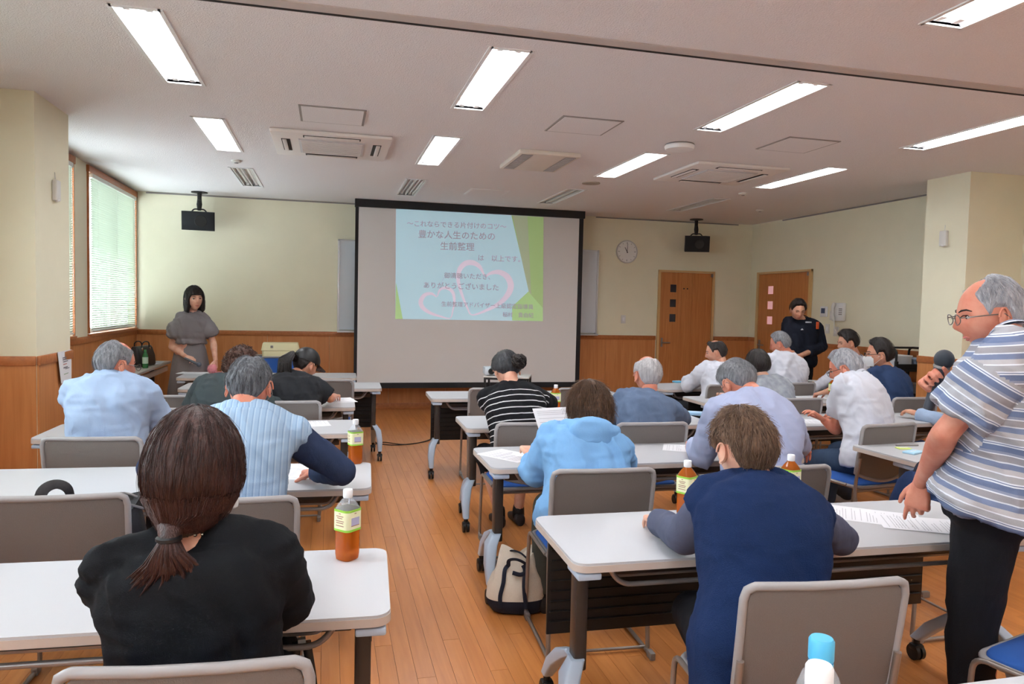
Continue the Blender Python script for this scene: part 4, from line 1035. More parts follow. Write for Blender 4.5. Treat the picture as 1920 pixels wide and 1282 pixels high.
def P6():
    h = hip(1.17, 4.32); r, fr = person('woman with grey hair in a bun and a black top with thin white stripes', seat_base(h), at(960, 724, 4.52), at(950, 693, 4.62), h, head=(6, 42, 0), sex='f', skn='f', sw=.17, wide=1.05, bulge=.07,
        arms={'L': A_(at(938, 782, z=.75), e=at(930, 768, 4.62)), 'R': A_((1.36, 4.98, .75), e=at(1030, 756, 4.62))}, vox=.012, shoulder=.04,
        knees={'L': (1.03, 4.76, .51), 'R': (1.30, 4.76, .51)}, feet={'L': at(936, 962, z=.085), 'R': at(972, 958, z=.085)},
        garm=[dict(n='striped_top', m=STRP, g=.02, sleeve='elbow', sg=.016, fold=.004)], trous=dict(m=TRB, len=.35), shoes=mat('black_shoe', (38, 30, 32), .5))
    c, R = fr['Hc'], fr['R']; hair(r, c, R, H_IRON, [(0, -.085), (60, -.07), (95, -.02), (112, .02), (180, .06)], t=.022, strands=500, slen=.4, seed=6, lump=.002)
    mb = MB(); rng = random.Random(4); b = c+R@V((.045, -.118, -.02))
    for k in range(60):
        ax = V((rng.uniform(-1, 1), rng.uniform(-1, 1), rng.uniform(-1, 1))).normalized(); X = ax.orthogonal().normalized(); Y = ax.cross(X); rr = rng.uniform(.03, .052)
        mb.tube([b+(X*math.cos(t)+Y*math.sin(t))*rr for t in np.linspace(0, 4.5, 9)], .006, 4)
    mb.sph(b, .042, 12, 8); mb.build('bun', H_BLACK, r, 80)
P6()
def P7():
    h = hip(1.13, 3.09); r, fr = person('woman with brown bobbed hair in a light blue hooded top', seat_base(h), at(1098, 806, 3.27), at(1106, 768, 3.34), h, head=(6, 14, 0), sex='f', skn='f', sw=.165, wide=1.08,
        arms={'L': A_((1.02, 3.62, .745), e=at(1003, 888, 3.36)), 'R': A_((1.22, 3.70, .80), e=at(1168, 868, 3.36))}, vox=.0115,
        knees={'L': (1.075, 3.46, .51), 'R': (1.27, 3.5, .51)}, feet={'L': (1.05, 3.42, .085), 'R': (1.3, 3.6, .085)},
        garm=[dict(n='hooded_top', m=HOOD, g=.026, sleeve='elbow', sg=.026, fold=.009)], trous=dict(m=TRG), shoes=mat('dark_shoe', (40, 38, 38), .6))
    hair(r, fr['Hc'], fr['R'], H_MID, [(0, -.10), (60, -.10), (98, -.085), (116, -.04), (128, .03), (180, .055)], t=.028, longh=True, flare=.03, pinch=.12, lump=.010, strands=1700, slen=.3, wild=.016, seed=7, taper=.12, thin=.0012)
    # hood lying on the back
    N = fr['N']; T, X, F = fr['frame'](.95); mb = MB(); rg = []
    for k in range(15):
        a = k/14; t = -PI*.92+1.84*PI*a
        p = N+X*(.125*math.sin(t)*-1)-F*(.045+.085*math.cos(t))*1-V((0, 0, .012+.065*max(0, math.cos(t))))
        rg.append((p, .026+.03*max(0, math.cos(t))**1.0))
    mb.capsule([p for p, _ in rg], [q for _, q in rg], 12)
    mb.sph(N-F*.10-T*.075, (.115, .045, .085), 16, 10)
    me = remesh(mb, .008, 6); P = getco(me); Nn = getno(me); n2 = 1-2*np.abs(vnoise(P*np.array([10, 10, 22]), 6)); setco(me, P+Nn*(.006*n2)[:, None]); me.materials.append(HOOD); link('hood', me, r)
P7()
def P8():
    h = hip(1.94, 4.24); r, fr = person('balding man with short white hair and a denim blue shirt', seat_base(h), at(1214, 742, 4.42), at(1214, 703, 4.5), h, head=(4, 8, 0), skn='r', sw=.17, wide=1.06, hsc=1.08,
        arms={'L': A_((1.80, 4.88, .745), e=at(1158, 780, 4.5)), 'R': A_((2.25, 4.9, .745), e=at(1278, 785, 4.5))}, vox=.012, garm=[dict(n='shirt', m=DEN, g=.02, sleeve='long', fold=.006, collar=1)], trous=dict(m=TRB))
    hair(r, fr['Hc'], fr['R'], H_WHITE, t=.010, strands=420, seed=8, bald=34, baldc=(0, .2, 1))
P8()
def P9():
    h = hip(2.0, 3.03); r, fr = person('man with thinning grey hair in a lavender shirt, head bowed', seat_base(h), at(1415, 742, 3.32), at(1384, 716, 3.46), h, head=(4, 46, -10), skn='r', sw=.18, wide=1.15, bulge=.1, shoulder=.05,
        arms={'L': A_((2.0, 3.66, .745), h=(-.3, -.1, -1)), 'R': A_(at(1503, 838, z=.75), e=at(1490, 815, 3.4))}, vox=.0115, hsc=1.06, garm=[dict(n='shirt', m=LAV, g=.022, sleeve='long', fold=.006, s0=-.12)], trous=dict(m=TRN))
    hair(r, fr['Hc'], fr['R'], H_GREY, t=.014, strands=800, seed=9, bald=26, baldc=(0, .1, 1), lump=.003, slen=.25); glasses(r, fr, STEEL)
P9()
def P10():
    h = hip(1.215, 1.80); r, fr = person('woman with short light brown hair in a navy knitted vest over grey sleeves', seat_base(h), at(1426, 900, 1.99), at(1394, 842, 2.04), h, head=(2, 14, 0), sex='f', skn='f', sw=.138, wide=1.06, vox=.0095, knees={'L': (1.19, 2.16, .50), 'R': (1.36, 2.2, .50)}, feet={'L': (1.33, 1.86, .085), 'R': (1.46, 1.9, .085)},
        arms={'L': A_((1.16, 2.36, .75), e=at(1284, 1004, 2.12)), 'R': A_((1.5, 2.4, .75), e=at(1578, 1012, 2.08))}, shoulder=.035,
        garm=[dict(n='blouse', m=GRYS, g=.003, sleeve='long', fold=.004, sg=.016), dict(n='knitted_vest', m=NAVK, g=.028, sleeve='short', sn=3, sg=.024, sf=.012, s0=-.42, flare=.0, fold=.005)], trous=dict(m=TRB))
    hair(r, fr['Hc'], fr['R'], H_LIGHT, [(0, -.10), (38, -.092), (56, -.055), (68, .005), (98, .016), (106, -.02), (116, .02), (140, .05), (180, .06)], t=.02, strands=1900, slen=.22, seed=10, lump=.009, thin=.0013, wild=.010)
P10()
def P11():
    h = hip(3.62, 6.22); r, fr = person('balding dark-haired man in a white shirt at the front right table', seat_base(h), at(1354, 690, 6.45), at(1343, 660, 6.5), h, face=15, head=(58, 14, 0), skn='m', sw=.17, wide=1.05, vox=.015,
        arms={'L': A_(at(1290, 712, 6.82), e=at(1291, 724, 6.58)), 'R': A_((3.75, 6.95, .78), h=(.6, -.2, -.4))}, garm=[dict(n='shirt', m=WHT, g=.026, sleeve='long', sg=.022, fold=.009, collar=1)], trous=dict(m=TRB))
    hair(r, fr['Hc'], fr['R'], H_BLACK, t=.014, strands=200, seed=11, bald=22, baldc=(0, -.15, 1)); face_bits(r, fr)
P11()
def P12():
    h = hip(4.42, 6.34); r, fr = person('grey-haired man in a white shirt in front of the standing staff man', seat_base(h), at(1480, 668, 6.5), at(1463, 644, 6.55), h, face=15, head=(45, 18, 0), skn='r', sw=.17, wide=1.1, vox=.015,
        arms={'L': A_((4.2, 7.1, .80), h=(-.6, -.2, -.4)), 'R': A_((4.6, 7.15, .80), h=(.6, -.2, -.4))}, garm=[dict(n='shirt', m=WHT, g=.026, sleeve='long', sg=.02, fold=.009, collar=1)], trous=dict(m=TRB))
    hair(r, fr['Hc'], fr['R'], H_GREY, t=.014, strands=250, seed=12)
P12()
def P13():
    h = hip(3.64, 5.22); r, fr = person('dark-haired person in a pale grey printed top', seat_base(h), at(1436, 712, 5.42), at(1421, 684, 5.47), h, head=(5, 12, 0), sex='f', skn='f', sw=.15, vox=.015,
        arms={'L': A_((3.45, 5.86, .745), h=(-.6, -.2, -.4)), 'R': A_((3.85, 5.86, .745), h=(.6, -.2, -.4))}, garm=[dict(n='printed_top', m=GTEE, g=.022, sleeve='short', fold=.007, collar=1)], trous=dict(m=TRB))
    hair(r, fr['Hc'], fr['R'], H_BLACK, [(0, -.085), (60, -.08), (95, -.05), (112, .0), (180, .06)], t=.022, strands=300, seed=13, lump=.004)
P13()
def P14():
    h = hip(3.47, 4.02); r, fr = person('grey-haired man with glasses, white polo shirt and dark jeans', seat_base(h), at(1606, 706, 4.24), at(1585, 690, 4.30), h, face=22, head=(40, 24, 0), skn='r', sw=.17, wide=1.1, vox=.012, bulge=.07, hsc=1.04,
        arms={'L': A_(at(1545, 788, z=.76), e=at(1567, 805, 4.3)), 'R': A_((3.75, 4.7, .745), h=(.6, -.2, -.4))}, knees={'L': at(1525, 862, 4.42), 'R': (3.55, 4.42, .52)}, feet={'L': at(1590, 925, z=.085), 'R': (3.5, 4.5, .085)},
        garm=[dict(n='polo_shirt', m=WHT, g=.024, sleeve='short', sg=.02, fold=.007, collar=1)], trous=dict(m=JEAN), shoes=mat('pale_shoe', (200, 196, 196), .6))
    hair(r, fr['Hc'], fr['R'], H_SILVER, t=.017, strands=700, seed=14, lump=.004); glasses(r, fr, GBLACK); face_bits(r, fr)
P14()
def P15():
    h = hip(4.74, 5.22); r, fr = person('dark-haired man with a white face mask and navy polo shirt', seat_base(h), at(1667, 696, 5.4), at(1649, 664, 5.44), h, face=20, head=(58, 4, 0), skn='m', sw=.165, vox=.014, hsc=1.06,
        arms={'L': A_((4.45, 5.86, .745), h=(-.6, -.2, -.4)), 'R': A_((4.9, 5.86, .745), h=(.6, -.2, -.4))}, garm=[dict(n='polo_shirt', m=NPOL, g=.022, sleeve='short', fold=.006, collar=1)], trous=dict(m=TRB))
    c, R, s = fr['Hc'], fr['R'], fr['hsc']; hair(r, c, R, H_BLACK, t=.02, strands=400, seed=15, lump=.004, top=1.3); face_bits(r, fr); glasses(r, fr, GBLACK)
    mb = MB(); rg = []
    for i in range(7):
        z = -.012-.085*i/6; rg.append([c+R@(V((.066*math.sin(a)*(1-.28*(i/6)**2), (.103+.022*math.cos(a)**8*(1-abs(i/6-.35)))*math.cos(a)*(1-.12*(i/6)**2)+.004, z))*s) for a in np.linspace(-1.05, 1.05, 13)])
    vs = [p for q in rg for p in q]; fs = [(i*13+j, i*13+j+1, i*13+j+14, i*13+j+13) for i in range(6) for j in range(12)]
    mb.add(vs, fs)
    for q in (-1, 1):
        for z in (-.02, -.08): mb.tube([c+R@(V((q*.058, .052, z))*s), c+R@(V((q*.085, -.012, z*.2-.005))*s)], .0016, 4)
    mb.build('face_mask', WHITE, r, 60)
P15()
def P16():
    h = hip(5.5, 6.78); r, fr = person('young black-haired man in a white shirt seated by the right wall', seat_base(h), at(1606, 672, 6.72), at(1590, 642, 6.7), h, face=72, head=(70, 14, 0), skn='m', sw=.165, vox=.015, hsc=1.03,
        arms={'L': A_((5.12, 6.62, .62), h=(-.4, -.5, -.5)), 'R': A_((5.12, 6.9, .62), h=(.4, -.5, -.5))}, garm=[dict(n='shirt', m=WHT, g=.022, sleeve='long', fold=.007, collar=1)], trous=dict(m=TRB))
    hair(r, fr['Hc'], fr['R'], H_BLACK, t=.022, strands=350, seed=16, lump=.005, top=1.3); face_bits(r, fr, closed=True)
P16()
def P17():
    y = 7.62; x = at(1500, 640, y).x
    r, fr = person('staff man in a black uniform standing by the right door, head bowed, hands clasped', (x, y, 0), at(1504, 600, y+.05), at(1496, 581, y-.06), (x, y+.02, .93), face=172, head=(162, 22, 0), standing=True, skn='m', sw=.18, wide=1.08, vox=.013, bulge=.0, tilt=0,
        arms={'L': A_(at(1497, 668, y-.22), e=at(1541, 650, y-.02), f=(-.5, -.3, -.6), b=(0, -1, .2)), 'R': A_(at(1491, 668, y-.23), e=at(1478, 652, y-.02), f=(.6, -.25, -.5), b=(0, -1, .2))},
        garm=[dict(n='uniform_shirt', m=UNI, g=.024, sleeve='three', sg=.02, fold=.006, s0=-.14, collar=1)], trous=dict(m=TRB), shoes=mat('black_shoe_b', (24, 22, 22), .4))
    hair(r, fr['Hc'], fr['R'], H_BLACK, t=.02, strands=350, seed=17, top=1.4); face_bits(r, fr, closed=True)
    m = MB(); p = at(1533, 610, y-.135)-fr['O']; m.box(p, (.065, .006, .085), bev=.003, R=Matrix.Rotation(.45, 3, 'Z')); m.build('armband', mat('orange_armband', (222, 92, 40), .6), r)
    g = mat('embroidery_grey', (176, 178, 186), .6); p = at(1516, 604, y-.155)-fr['O']
    text_mb('STAFF', .026, lambda a, b, d: p+V((a*1.0, -d-.006, b)), bold=.001).build('chest_lettering', g, r)if False else None
    m = MB(); m.box(p, (.085, .005, .016), bev=.002); m.build('name_strip', g, r)
    p = at(1504, 618, y-.165)-fr['O']; m = MB(); m.lathe([(.002, -.004), (.014, -.004), (.016, 0), (.006, .012), (.002, .014)], 10, p); m.build('badge', g, r)
P17()
def P18():
    y = 8.82; x = at(357, 640, y).x
    r, fr = person('woman presenter in a taupe dress with puffed sleeves, standing with a microphone', (x, y, 0), at(360, 588, y+.02), at(364, 560, y-.02), (x, y, .95), face=196, head=(208, 2, 3), standing=True, sex='f', skn='f', sw=.132, wide=.88, vox=.0125, bulge=.0, hsc=1.12,
        arms={'R': A_(at(348, 668, y-.2), e=at(322, 650, y-.02), f=(.7, -.35, -.25), b=(-.1, -.3, 1), curl=(35, 38, 42, 46)), 'L': A_(at(404, 676, y-.2), e=at(400, 642, y+.0), f=(0, -.25, -.9), b=(.8, -.5, .0), curl=(15, 18, 20, 24))},
        garm=[dict(n='blouse', m=PRES, g=.022, sleeve='puff', fold=.009, s0=.12)], trous=None, shoes=mat('dark_pump', (40, 36, 38), .4))
    c, R = fr['Hc'], fr['R']; hair(r, c, R, H_BLACK, [(0, -.15), (60, -.15), (104, -.14), (116, -.11), (126, .0), (140, .032), (180, .036)], t=.018, longh=True, flare=.10, lump=.005, strands=600, slen=.3, seed=18, taper=.06, sc=1.12); face_bits(r, fr)
    O = fr['O']; mb = MB(); rg = []
    for z, a, b, k in ((1.07, .125, .10, 0), (1.02, .135, .105, .01), (.93, .165, .125, .03), (.8, .19, .15, .06), (.5, .23, .2, .09), (.22, .26, .24, .11), (.2, .255, .235, .11)):
        rg.append([V(((a+.02*k*math.cos(9*t)*3)*math.cos(t), (b+.02*k*math.cos(9*t)*3)*math.sin(t), z)) for t in np.linspace(0, 2*PI, 73)[:-1]])
    mb.loft(rg); mb.build('skirt', PRES, r, 60)
    mb = MB(); mb.tube([V((.134*math.cos(t), .112*math.sin(t), 1.07)) for t in np.linspace(0, 2*PI, 33)[:-1]], .011, 8, closed=True); mb.build('belt', mat('dark_belt', (70, 62, 64), .4), r)
    mb = MB()
    for q in (-1, 1):
        for z in (-.05, -.072, -.094): mb.sph(c+R@V((q*.085, .0, z)), .008, 8, 6)
    mb.build('earring', mat('gold_earring', (210, 180, 110), .25, .9), r)
    p = at(368, 681, y-.3); q = p+V((.085, -.05, -.06))
    t = thing('microphone', 'grey microphone in the hand of the woman presenter', 'microphone', p)
    MB().capsule([V((-.12, .05, .05)), V((.0, 0, 0))], [.012, .016], 10).build('microphone_body', mat('mic_grey', (84, 88, 96), .4), t)
    MB().sph((.03, -.012, -.012), .027, 14, 10).build('microphone_head', mat('mic_mesh', (92, 98, 108), .5, .5), t)
P18()
def P19():
    x, y = 2.22, 2.0
    r, fr = person('old man standing at right in a blue and grey striped shirt, speaking into a microphone', (x, y, 0), at(1895, 634, 1.97), at(1858, 590, 2.06), (x, y, .88), face=42, head=(62, 10, 0), standing=True, skn='r', sw=.19, wide=1.10, vox=.0095, bulge=.05, hsc=1.08, sc=1.04,
        arms={'L': A_(at(1727, 905, 2.20), e=at(1772, 812, 1.96), f=(-.10, .06, -1), b=(-.72, -.5, .2), curl=(14, 30, 42, 50), tc=20, flip=1), 'R': A_(at(1768, 738, 2.28), e=at(1850, 800, 2.34), f=(-.55, .1, .55), b=(.1, .9, .4), curl=(62, 66, 68, 70), tc=30)},
        garm=[dict(n='striped_shirt', m=STRM, g=.032, sleeve='short', sn=7, sg=.034, sf=.022, fold=.008, s0=-.05, flare=.06, collar=1, vox=.008)], trous=dict(m=TRB), shoes=mat('black_shoe_c', (24, 22, 22), .4))
    hair(r, fr['Hc'], fr['R'], H_SILVER, t=.012, strands=1100, seed=19, bald=26, baldc=(0, .6, 1), sc=1.08); face_bits(r, fr); glasses(r, fr, STEEL)
    t = thing('microphone', 'black microphone in the raised hand of the standing man', 'microphone', at(1757, 715, 2.28))
    up = (at(1772, 668, 2.26)-at(1745, 752, 2.30)).normalized(); k = 1.13
    MB().tube([up*-.10*k, up*-.06*k, up*.05*k], [.0165*k, .0175*k, .023*k], 16).build('microphone_body', mat('mic_dark', (62, 66, 74), .45), t)
    MB().tube([up*.048*k, up*.056*k], [.026*k, .026*k], 16).build('collar_ring', GREY, t)
    MB().sph(up*.078*k, (.031*k, .031*k, .033*k), 18, 12).build('microphone_head', mat('mic_mesh_dark', (58, 64, 72), .5, .4, bump=.5, bscale=900), t)
P19()
def P20():
    h = hip(4.64, 4.03); r, fr = person('seated person hidden behind the standing man, one forearm on the table', seat_base(h), (4.66, 4.24, 1.03), (4.66, 4.31, 1.2), h, head=(0, 10, 0), sw=.165, vox=.014,
        arms={'L': A_(at(1722, 776, z=.745), e=at(1790, 798, 4.36)), 'R': A_((4.85, 4.7, .745), h=(.6, -.2, -.4))}, garm=[dict(n='shirt', m=LBL, g=.02, sleeve='long', sg=.018, fold=.006, collar=1)], trous=dict(m=TRB))
    hair(r, fr['Hc'], fr['R'], H_GREY, t=.014, strands=150, seed=20)
P20()
# ------------------------------------------------------------------ front wall furniture
SY = 9.98
t = thing('projection_screen', 'large projection screen with black border showing a slide with Japanese text and hearts', 'screen', (0, 0, 0))
m = MB(); m.b2((.385, SY, .42), (3.49, SY+.006, 2.775)); m.build('screen_fabric', mat('screen_fabric', (226, 223, 222), .9), t)
BORD = mat('screen_black', (24, 25, 30), .6)
m = MB(); m.b2((.342, SY-.001, .40), (.385, SY+.007, 2.79)); m.build('border', BORD, t)
m = MB(); m.b2((3.49, SY-.001, .40), (3.555, SY+.007, 2.79)); m.build('border', BORD, t)
m = MB(); m.b2((.335, SY-.05, 2.775), (3.56, SY+.06, HC)); m.build('case', BORD, t)
m = MB(); m.b2((.335, SY-.012, .345), (3.56, SY+.016, .42)); m.build('bottom_bar', BORD, t)
SL = lambda cx, cy, d=0: V((at(720+cx/5.575, 380+cy/5.575, y=SY-.0012-d)))
def slide_mat(n, c, e=.42): return mat(n, c, .8, emit=c, es=e)  # projector light put into the slide colours as a soft glow
SB = slide_mat('slide_blue', (182, 214, 228)); SG = slide_mat('slide_green', (168, 198, 136), .3); SG2 = slide_mat('slide_grey_green', (176, 190, 160), .3); SG3 = slide_mat('slide_bright_green', (176, 212, 150), .35); SP = slide_mat('slide_pink', (222, 210, 228), .40); ST = slide_mat('slide_text', (200, 194, 200), .2)
def poly(name, pts, m_, d):
    P = [SL(x, y, d) for x, y in pts]; n = len(P)
    return MB().add(P+[p+V((0, .0008, 0)) for p in P], [tuple(range(n)), tuple(reversed(range(n, 2*n)))]+[(j+n, (j+1) % n+n, (j+1) % n, j) for j in range(n)]).build(name, m_, t, None)
poly('slide', [(126, 62), (1668, 150), (1660, 1238), (118, 1214)], SB, 0)
poly('slide_shape', [(126, 830), (196, 1215), (118, 1214)], SG3, .001)
poly('slide_shape', [(1332, 132), (1668, 150), (1660, 1238), (1340, 1230), (1340, 1085), (1512, 925), (1440, 600)], SG, .001)
poly('slide_shape', [(1345, 133), (1500, 142), (1536, 900), (1512, 925), (1440, 600)], SG2, .0014)
poly('slide_shape', [(1536, 900), (1560, 1236), (1340, 1230), (1340, 1085), (1512, 925)], SG2, .0017)
poly('slide_shape', [(1420, 1010), (1512, 925), (1536, 960), (1660, 1100), (1660, 1238), (1340, 1230), (1340, 1085)], SG3, .0019)
def ribbon(pts, ws, d):
    P = [V((x, y, 0)) for x, y in pts]; C = catmull(P, 6); k = len(C); W_ = np.interp(np.linspace(0, 1, k), np.linspace(0, 1, len(ws)), ws); vs = []; 
    for i in range(k):
        T = (C[min(i+1, k-1)]-C[max(i-1, 0)]).normalized(); n = V((-T.y, T.x, 0))*W_[i]/2
        vs += [SL(*(C[i]+n).xy, d), SL(*(C[i]-n).xy, d)]
    return MB().add(vs, [(2*i, 2*i+1, 2*i+3, 2*i+2) for i in range(k-1)])
ribbon([(1062, 775), (1110, 738), (1200, 725), (1285, 770), (1325, 860), (1300, 950), (1220, 1040), (1090, 1115), (925, 1172), (872, 1100), (815, 960), (775, 810), (790, 700), (850, 635), (930, 628), (1000, 670), (1050, 760)], [14, 30, 50, 62, 66, 60, 46, 30, 12, 18, 28, 38, 48, 56, 54, 40, 14], .0022).build('heart', SP, t, None)
ribbon([(550, 985), (495, 950), (425, 965), (385, 1030), (405, 1095), (480, 1150), (580, 1185), (690, 1206), (720, 1120), (735, 1020), (715, 930), (650, 890), (585, 910), (556, 980)], [10, 28, 40, 48, 44, 32, 20, 8, 14, 26, 34, 32, 22, 8], .0022).build('heart', SP, t, None)
def slide_text(s, x0, x1, cy, slope=.035, bold=.012):
    mb = text_mb(s, 1, lambda a, b, d: (a, b, d), align='LEFT', bold=bold); xs = [p[0] for p in mb.v]; ys = [p[1] for p in mb.v]; a0, a1 = min(xs), max(xs); k = (x1-x0)/(a1-a0)
    yc = .38
    mb.v = [tuple(SL(x0+(p[0]-a0)*k, cy-(p[1]-yc)*k+slope*((p[0]-a0)*k-(x1-x0)/2), .0026)) for p in mb.v]
    mb.build('slide_text', ST, t, None)
for a in (('～これならできる片付けのコツ～', 240, 1280, 232), ('豊かな人生のための', 360, 1160, 338), ('生前整理', 588, 945, 456), ('は　以上です。', 985, 1425, 582), ('御清聴いただき、', 525, 1110, 764), ('ありがとうございました', 415, 1197, 872), ('生前整理アドバイザー上級認定指導員', 600, 1562, 1072), ('稲村　貴由紀', 1240, 1562, 1172)): slide_text(*a)
t = thing('whiteboard', 'wall whiteboard showing on both sides behind the projection screen', 'whiteboard', (0, 0, 0))
MB().b2((.15, YF-.05, 1.12), (3.92, YF-.035, 2.345)).build('board', mat('board_white', (214, 220, 228), .25), t)
ALU = mat('aluminium', (190, 192, 196), .35, .7)
for a, b in (((.125, YF-.062, 1.10), (.15, YF, 2.365)), ((3.92, YF-.062, 1.10), (3.945, YF, 2.365)), ((.125, YF-.062, 2.345), (3.945, YF, 2.365)), ((.125, YF-.11, 1.085), (3.945, YF, 1.11))): MB().b2(a, b).build('frame', ALU, t)
t = thing('wall_clock', 'round white wall clock with black hands between screen and left door', 'clock', (4.41, YF-.001, 2.365))
RY = Matrix.Rotation(PI/2, 3, 'X')
MB().lathe([(.172, 0), (.176, .02), (.17, .034), (.158, .034), (.158, .02)], 40, R=RY, cap=False).build('rim', mat('clock_rim', (206, 204, 200), .35), t)
MB().lathe([(.16, .012), (.16, .02)], 40, R=RY).build('dial', mat('clock_dial', (238, 236, 232), .5), t)
m = MB()
for k in range(12):
    a = k*PI/6; r0 = .128 if k % 3 else .118; m.tube([(r0*math.sin(a), -.0215, r0*math.cos(a)), (.145*math.sin(a), -.0215, .145*math.cos(a))], .0028 if k % 3 else .004, 4)
m.build('hour_mark', mat('clock_mark', (120, 116, 116), .5), t)
for n, L, a, w_ in (('hour_hand', .075, -30, .006), ('minute_hand', .12, 3, .0045)):
    a = D2R(a); MB().tube([(-.02*math.sin(a), -.026, -.02*math.cos(a)), (L*math.sin(a), -.026, L*math.cos(a))], [w_, w_*.6], 6).build(n, BLACK, t)
def speaker(x, y, label, rz, px, w_=.39):
    t = thing('hanging_speaker', label, 'speaker', (x, y, HC), rz, 'ceiling-hung black loudspeakers')
    MB().lathe([(.10, 0), (.10, -.012), (.05, -.02)], 20).build('ceiling_plate', BLACK, t)
    m = MB(); m.tube([(0, 0, -.01), (0, 0, -.09), (0, -.015, -.16), (0, -.03, -.235)], [.028, .026, .034, .024], 10); m.box((0, -.01, -.13), (.05, .06, .05), bev=.01); m.build('bracket_arm', BLACK, t)
    m = MB(); m.tube(fillet([(-.09, -.05, -.262), (-.06, -.05, -.225), (.06, -.05, -.225), (.09, -.05, -.262)], .02), .009, 6); m.build('yoke', BLACK, t)
    R = Matrix.Rotation(.12, 3, 'X'); c = V((0, -.06, -.375))
    q = [(-.5*w_, -.12), (.5*w_, -.12), (.44*w_, .12), (-.44*w_, .12)]
    m = MB(); m.prism(q, lambda a, b, d: c+R@V((a, b, d)), -.118, .118); m.build('cabinet', mat('speaker_cabinet', (30, 31, 34), .55) if 'speaker_cabinet' not in MATS else MATS['speaker_cabinet'], t)
    m = MB(); m.box(c+R@V((0, -.123, 0)), (w_-.03, .01, .21), R=R, bev=.004); g = m.build('front_grille', mat('speaker_grille', (38, 40, 44), .8, bump=.8, bscale=500) if 'speaker_grille' not in MATS else MATS['speaker_grille'], t)
    MB().lathe([(.075, 0), (.07, .004), (.05, .001)], 24, c+R@V((.03, -.128, .0)), R@Matrix.Rotation(PI/2, 3, 'X')).build('cone_ring', BLACK, g)
speaker(-1.62, 10.168, 'black loudspeaker hanging from the ceiling at the left of the screen', .08, 0)
speaker(5.41, 10.105, 'black loudspeaker hanging from the ceiling above the left door', -.35, 0, .36)
# small wall devices
t = thing('light_switch', 'beige light switch plate on the wall left of the left door', 'switch', (4.39, YF, 1.335)); MB().box((0, -.004, 0), (.075, .008, .125), bev=.002).build('plate', OFFW, t); MB().box((0, -.009, 0), (.03, .005, .06), bev=.001).build('rocker', WHITE, t)
t = thing('wall_thermostat', 'white thermostat with dark display right of the right door', 'thermostat', (XR, 8.575, 1.52)); MB().box((-.011, 0, 0), (.022, .13, .14), bev=.004).build('housing', WHITE, t); MB().box((-.023, .005, .012), (.003, .075, .07)).build('display', mat('display_blue', (70, 84, 110), .2), t)
t = thing('wall_telephone', 'white wall telephone with handset on the right wall', 'telephone', (XR, 8.25, 1.52)); MB().box((-.025, 0, 0), (.05, .21, .24), bev=.015).build('telephone_base', WHITE, t)
m = MB(); m.capsule(catmull([(-.07, .055, -.1), (-.082, .055, -.05), (-.085, .055, .05), (-.07, .055, .1)], 4), [.024]*4+[.018]*5+[.024]*4, 10); m.build('handset', OFFW, t)
m = MB()
for i in range(4):
    for j in range(3): m.box((-.051, -.03-.022*j, .04-.024*i), (.004, .015, .013))
m.build('keypad', GREY, t); MB().tube(catmull([(-.05, .06, -.11), (-.05, .05, -.22), (-.03, .02, -.26), (-.012, .01, -.2)], 6), .006, 6).build('cord', OFFW, t)
for y, z, nm in ((8.42, 1.47, 'white blank plate left of the wall telephone'), (8.50, 1.29, 'small beige switch plate below the thermostat'), (8.33, 1.26, 'white switch plate below the wall telephone')):
    t = thing('wall_plate', nm, 'switch', (XR, y, z)); MB().box((-.004, 0, 0), (.008, .08, .125), bev=.002).build('plate', OFFW, t); MB().box((-.009, 0, 0), (.004, .03, .055), bev=.001).build('rocker', WHITE, t)
def sensor(p, face, label):
    t = thing('wall_sensor', label, 'sensor', p, 0, 'wall sensors on the pillars')
    MB().box((face*.017, 0, 0), (.034, .085, .15), bev=.008).build('housing', OFFW, t); MB().sph((face*.02, 0, -.065), (.016, .022, .018), 10, 8).build('lens', WHITE, t); MB().tube([(face*.01, 0, .075), (face*.006, 0, .13)], .003, 6).build('wire', OFFW, t)
sensor((PLX, at(101, 357, x=PLX).y, at(101, 357, x=PLX).z), 1, 'white motion sensor high on the left pillar')
sensor((PRX, at(1772, 447, x=PRX).y, at(1772, 447, x=PRX).z), -1, 'grey motion sensor high on the right pillar')
# notice on the left pillar, one corner hanging loose
PAPER = mat('white_paper', (232, 232, 236), .8); PRINT = mat('grey_print', (128, 124, 134), .8); PRINTL = mat('pale_grey_print_lines', (188, 186, 192), .8); PRINTR = mat('red_print', (196, 90, 90), .8); PRINTG = mat('green_print', (110, 160, 120), .8)
t = thing('notice_sheet', 'white notice sheet taped askew on the left pillar wainscot', 'notice', (PLX+.016, 5.93, .93))
q = [at(108, 660, x=PLX+.03), at(134, 655, x=PLX+.018), at(134, 710, x=PLX+.018), at(115, 719, x=PLX+.03)]; q = [p-V(t.location) for p in q]
n = V((.0012, 0, 0)); MB().add(q+[p-n for p in q], [(0, 3, 2, 1), (4, 5, 6, 7), (0, 1, 5, 4), (1, 2, 6, 5), (2, 3, 7, 6), (3, 0, 4, 7)]).build('sheet', PAPER, t, None)
bl = lambda u, v, o=.0012: q[0]*(1-u)*(1-v)+q[1]*u*(1-v)+q[2]*u*v+q[3]*(1-u)*v+V((o, 0, 0))
for u0, u1, v0, v1, mm in ((.3, .75, .2, .235, PRINT), (.3, .75, .26, .295, PRINT), (.32, .7, .33, .36, PRINT), (.3, .66, .52, .56, PRINT), (.45, .8, .57, .6, PRINT), (.3, .7, .74, .76, PRINTG), (.3, .6, .42, .44, PRINTR)): MB().add([bl(u0, v0), bl(u1, v0), bl(u1, v1), bl(u0, v1)], [(0, 3, 2, 1)]).build('printed_line', mm, t, None)

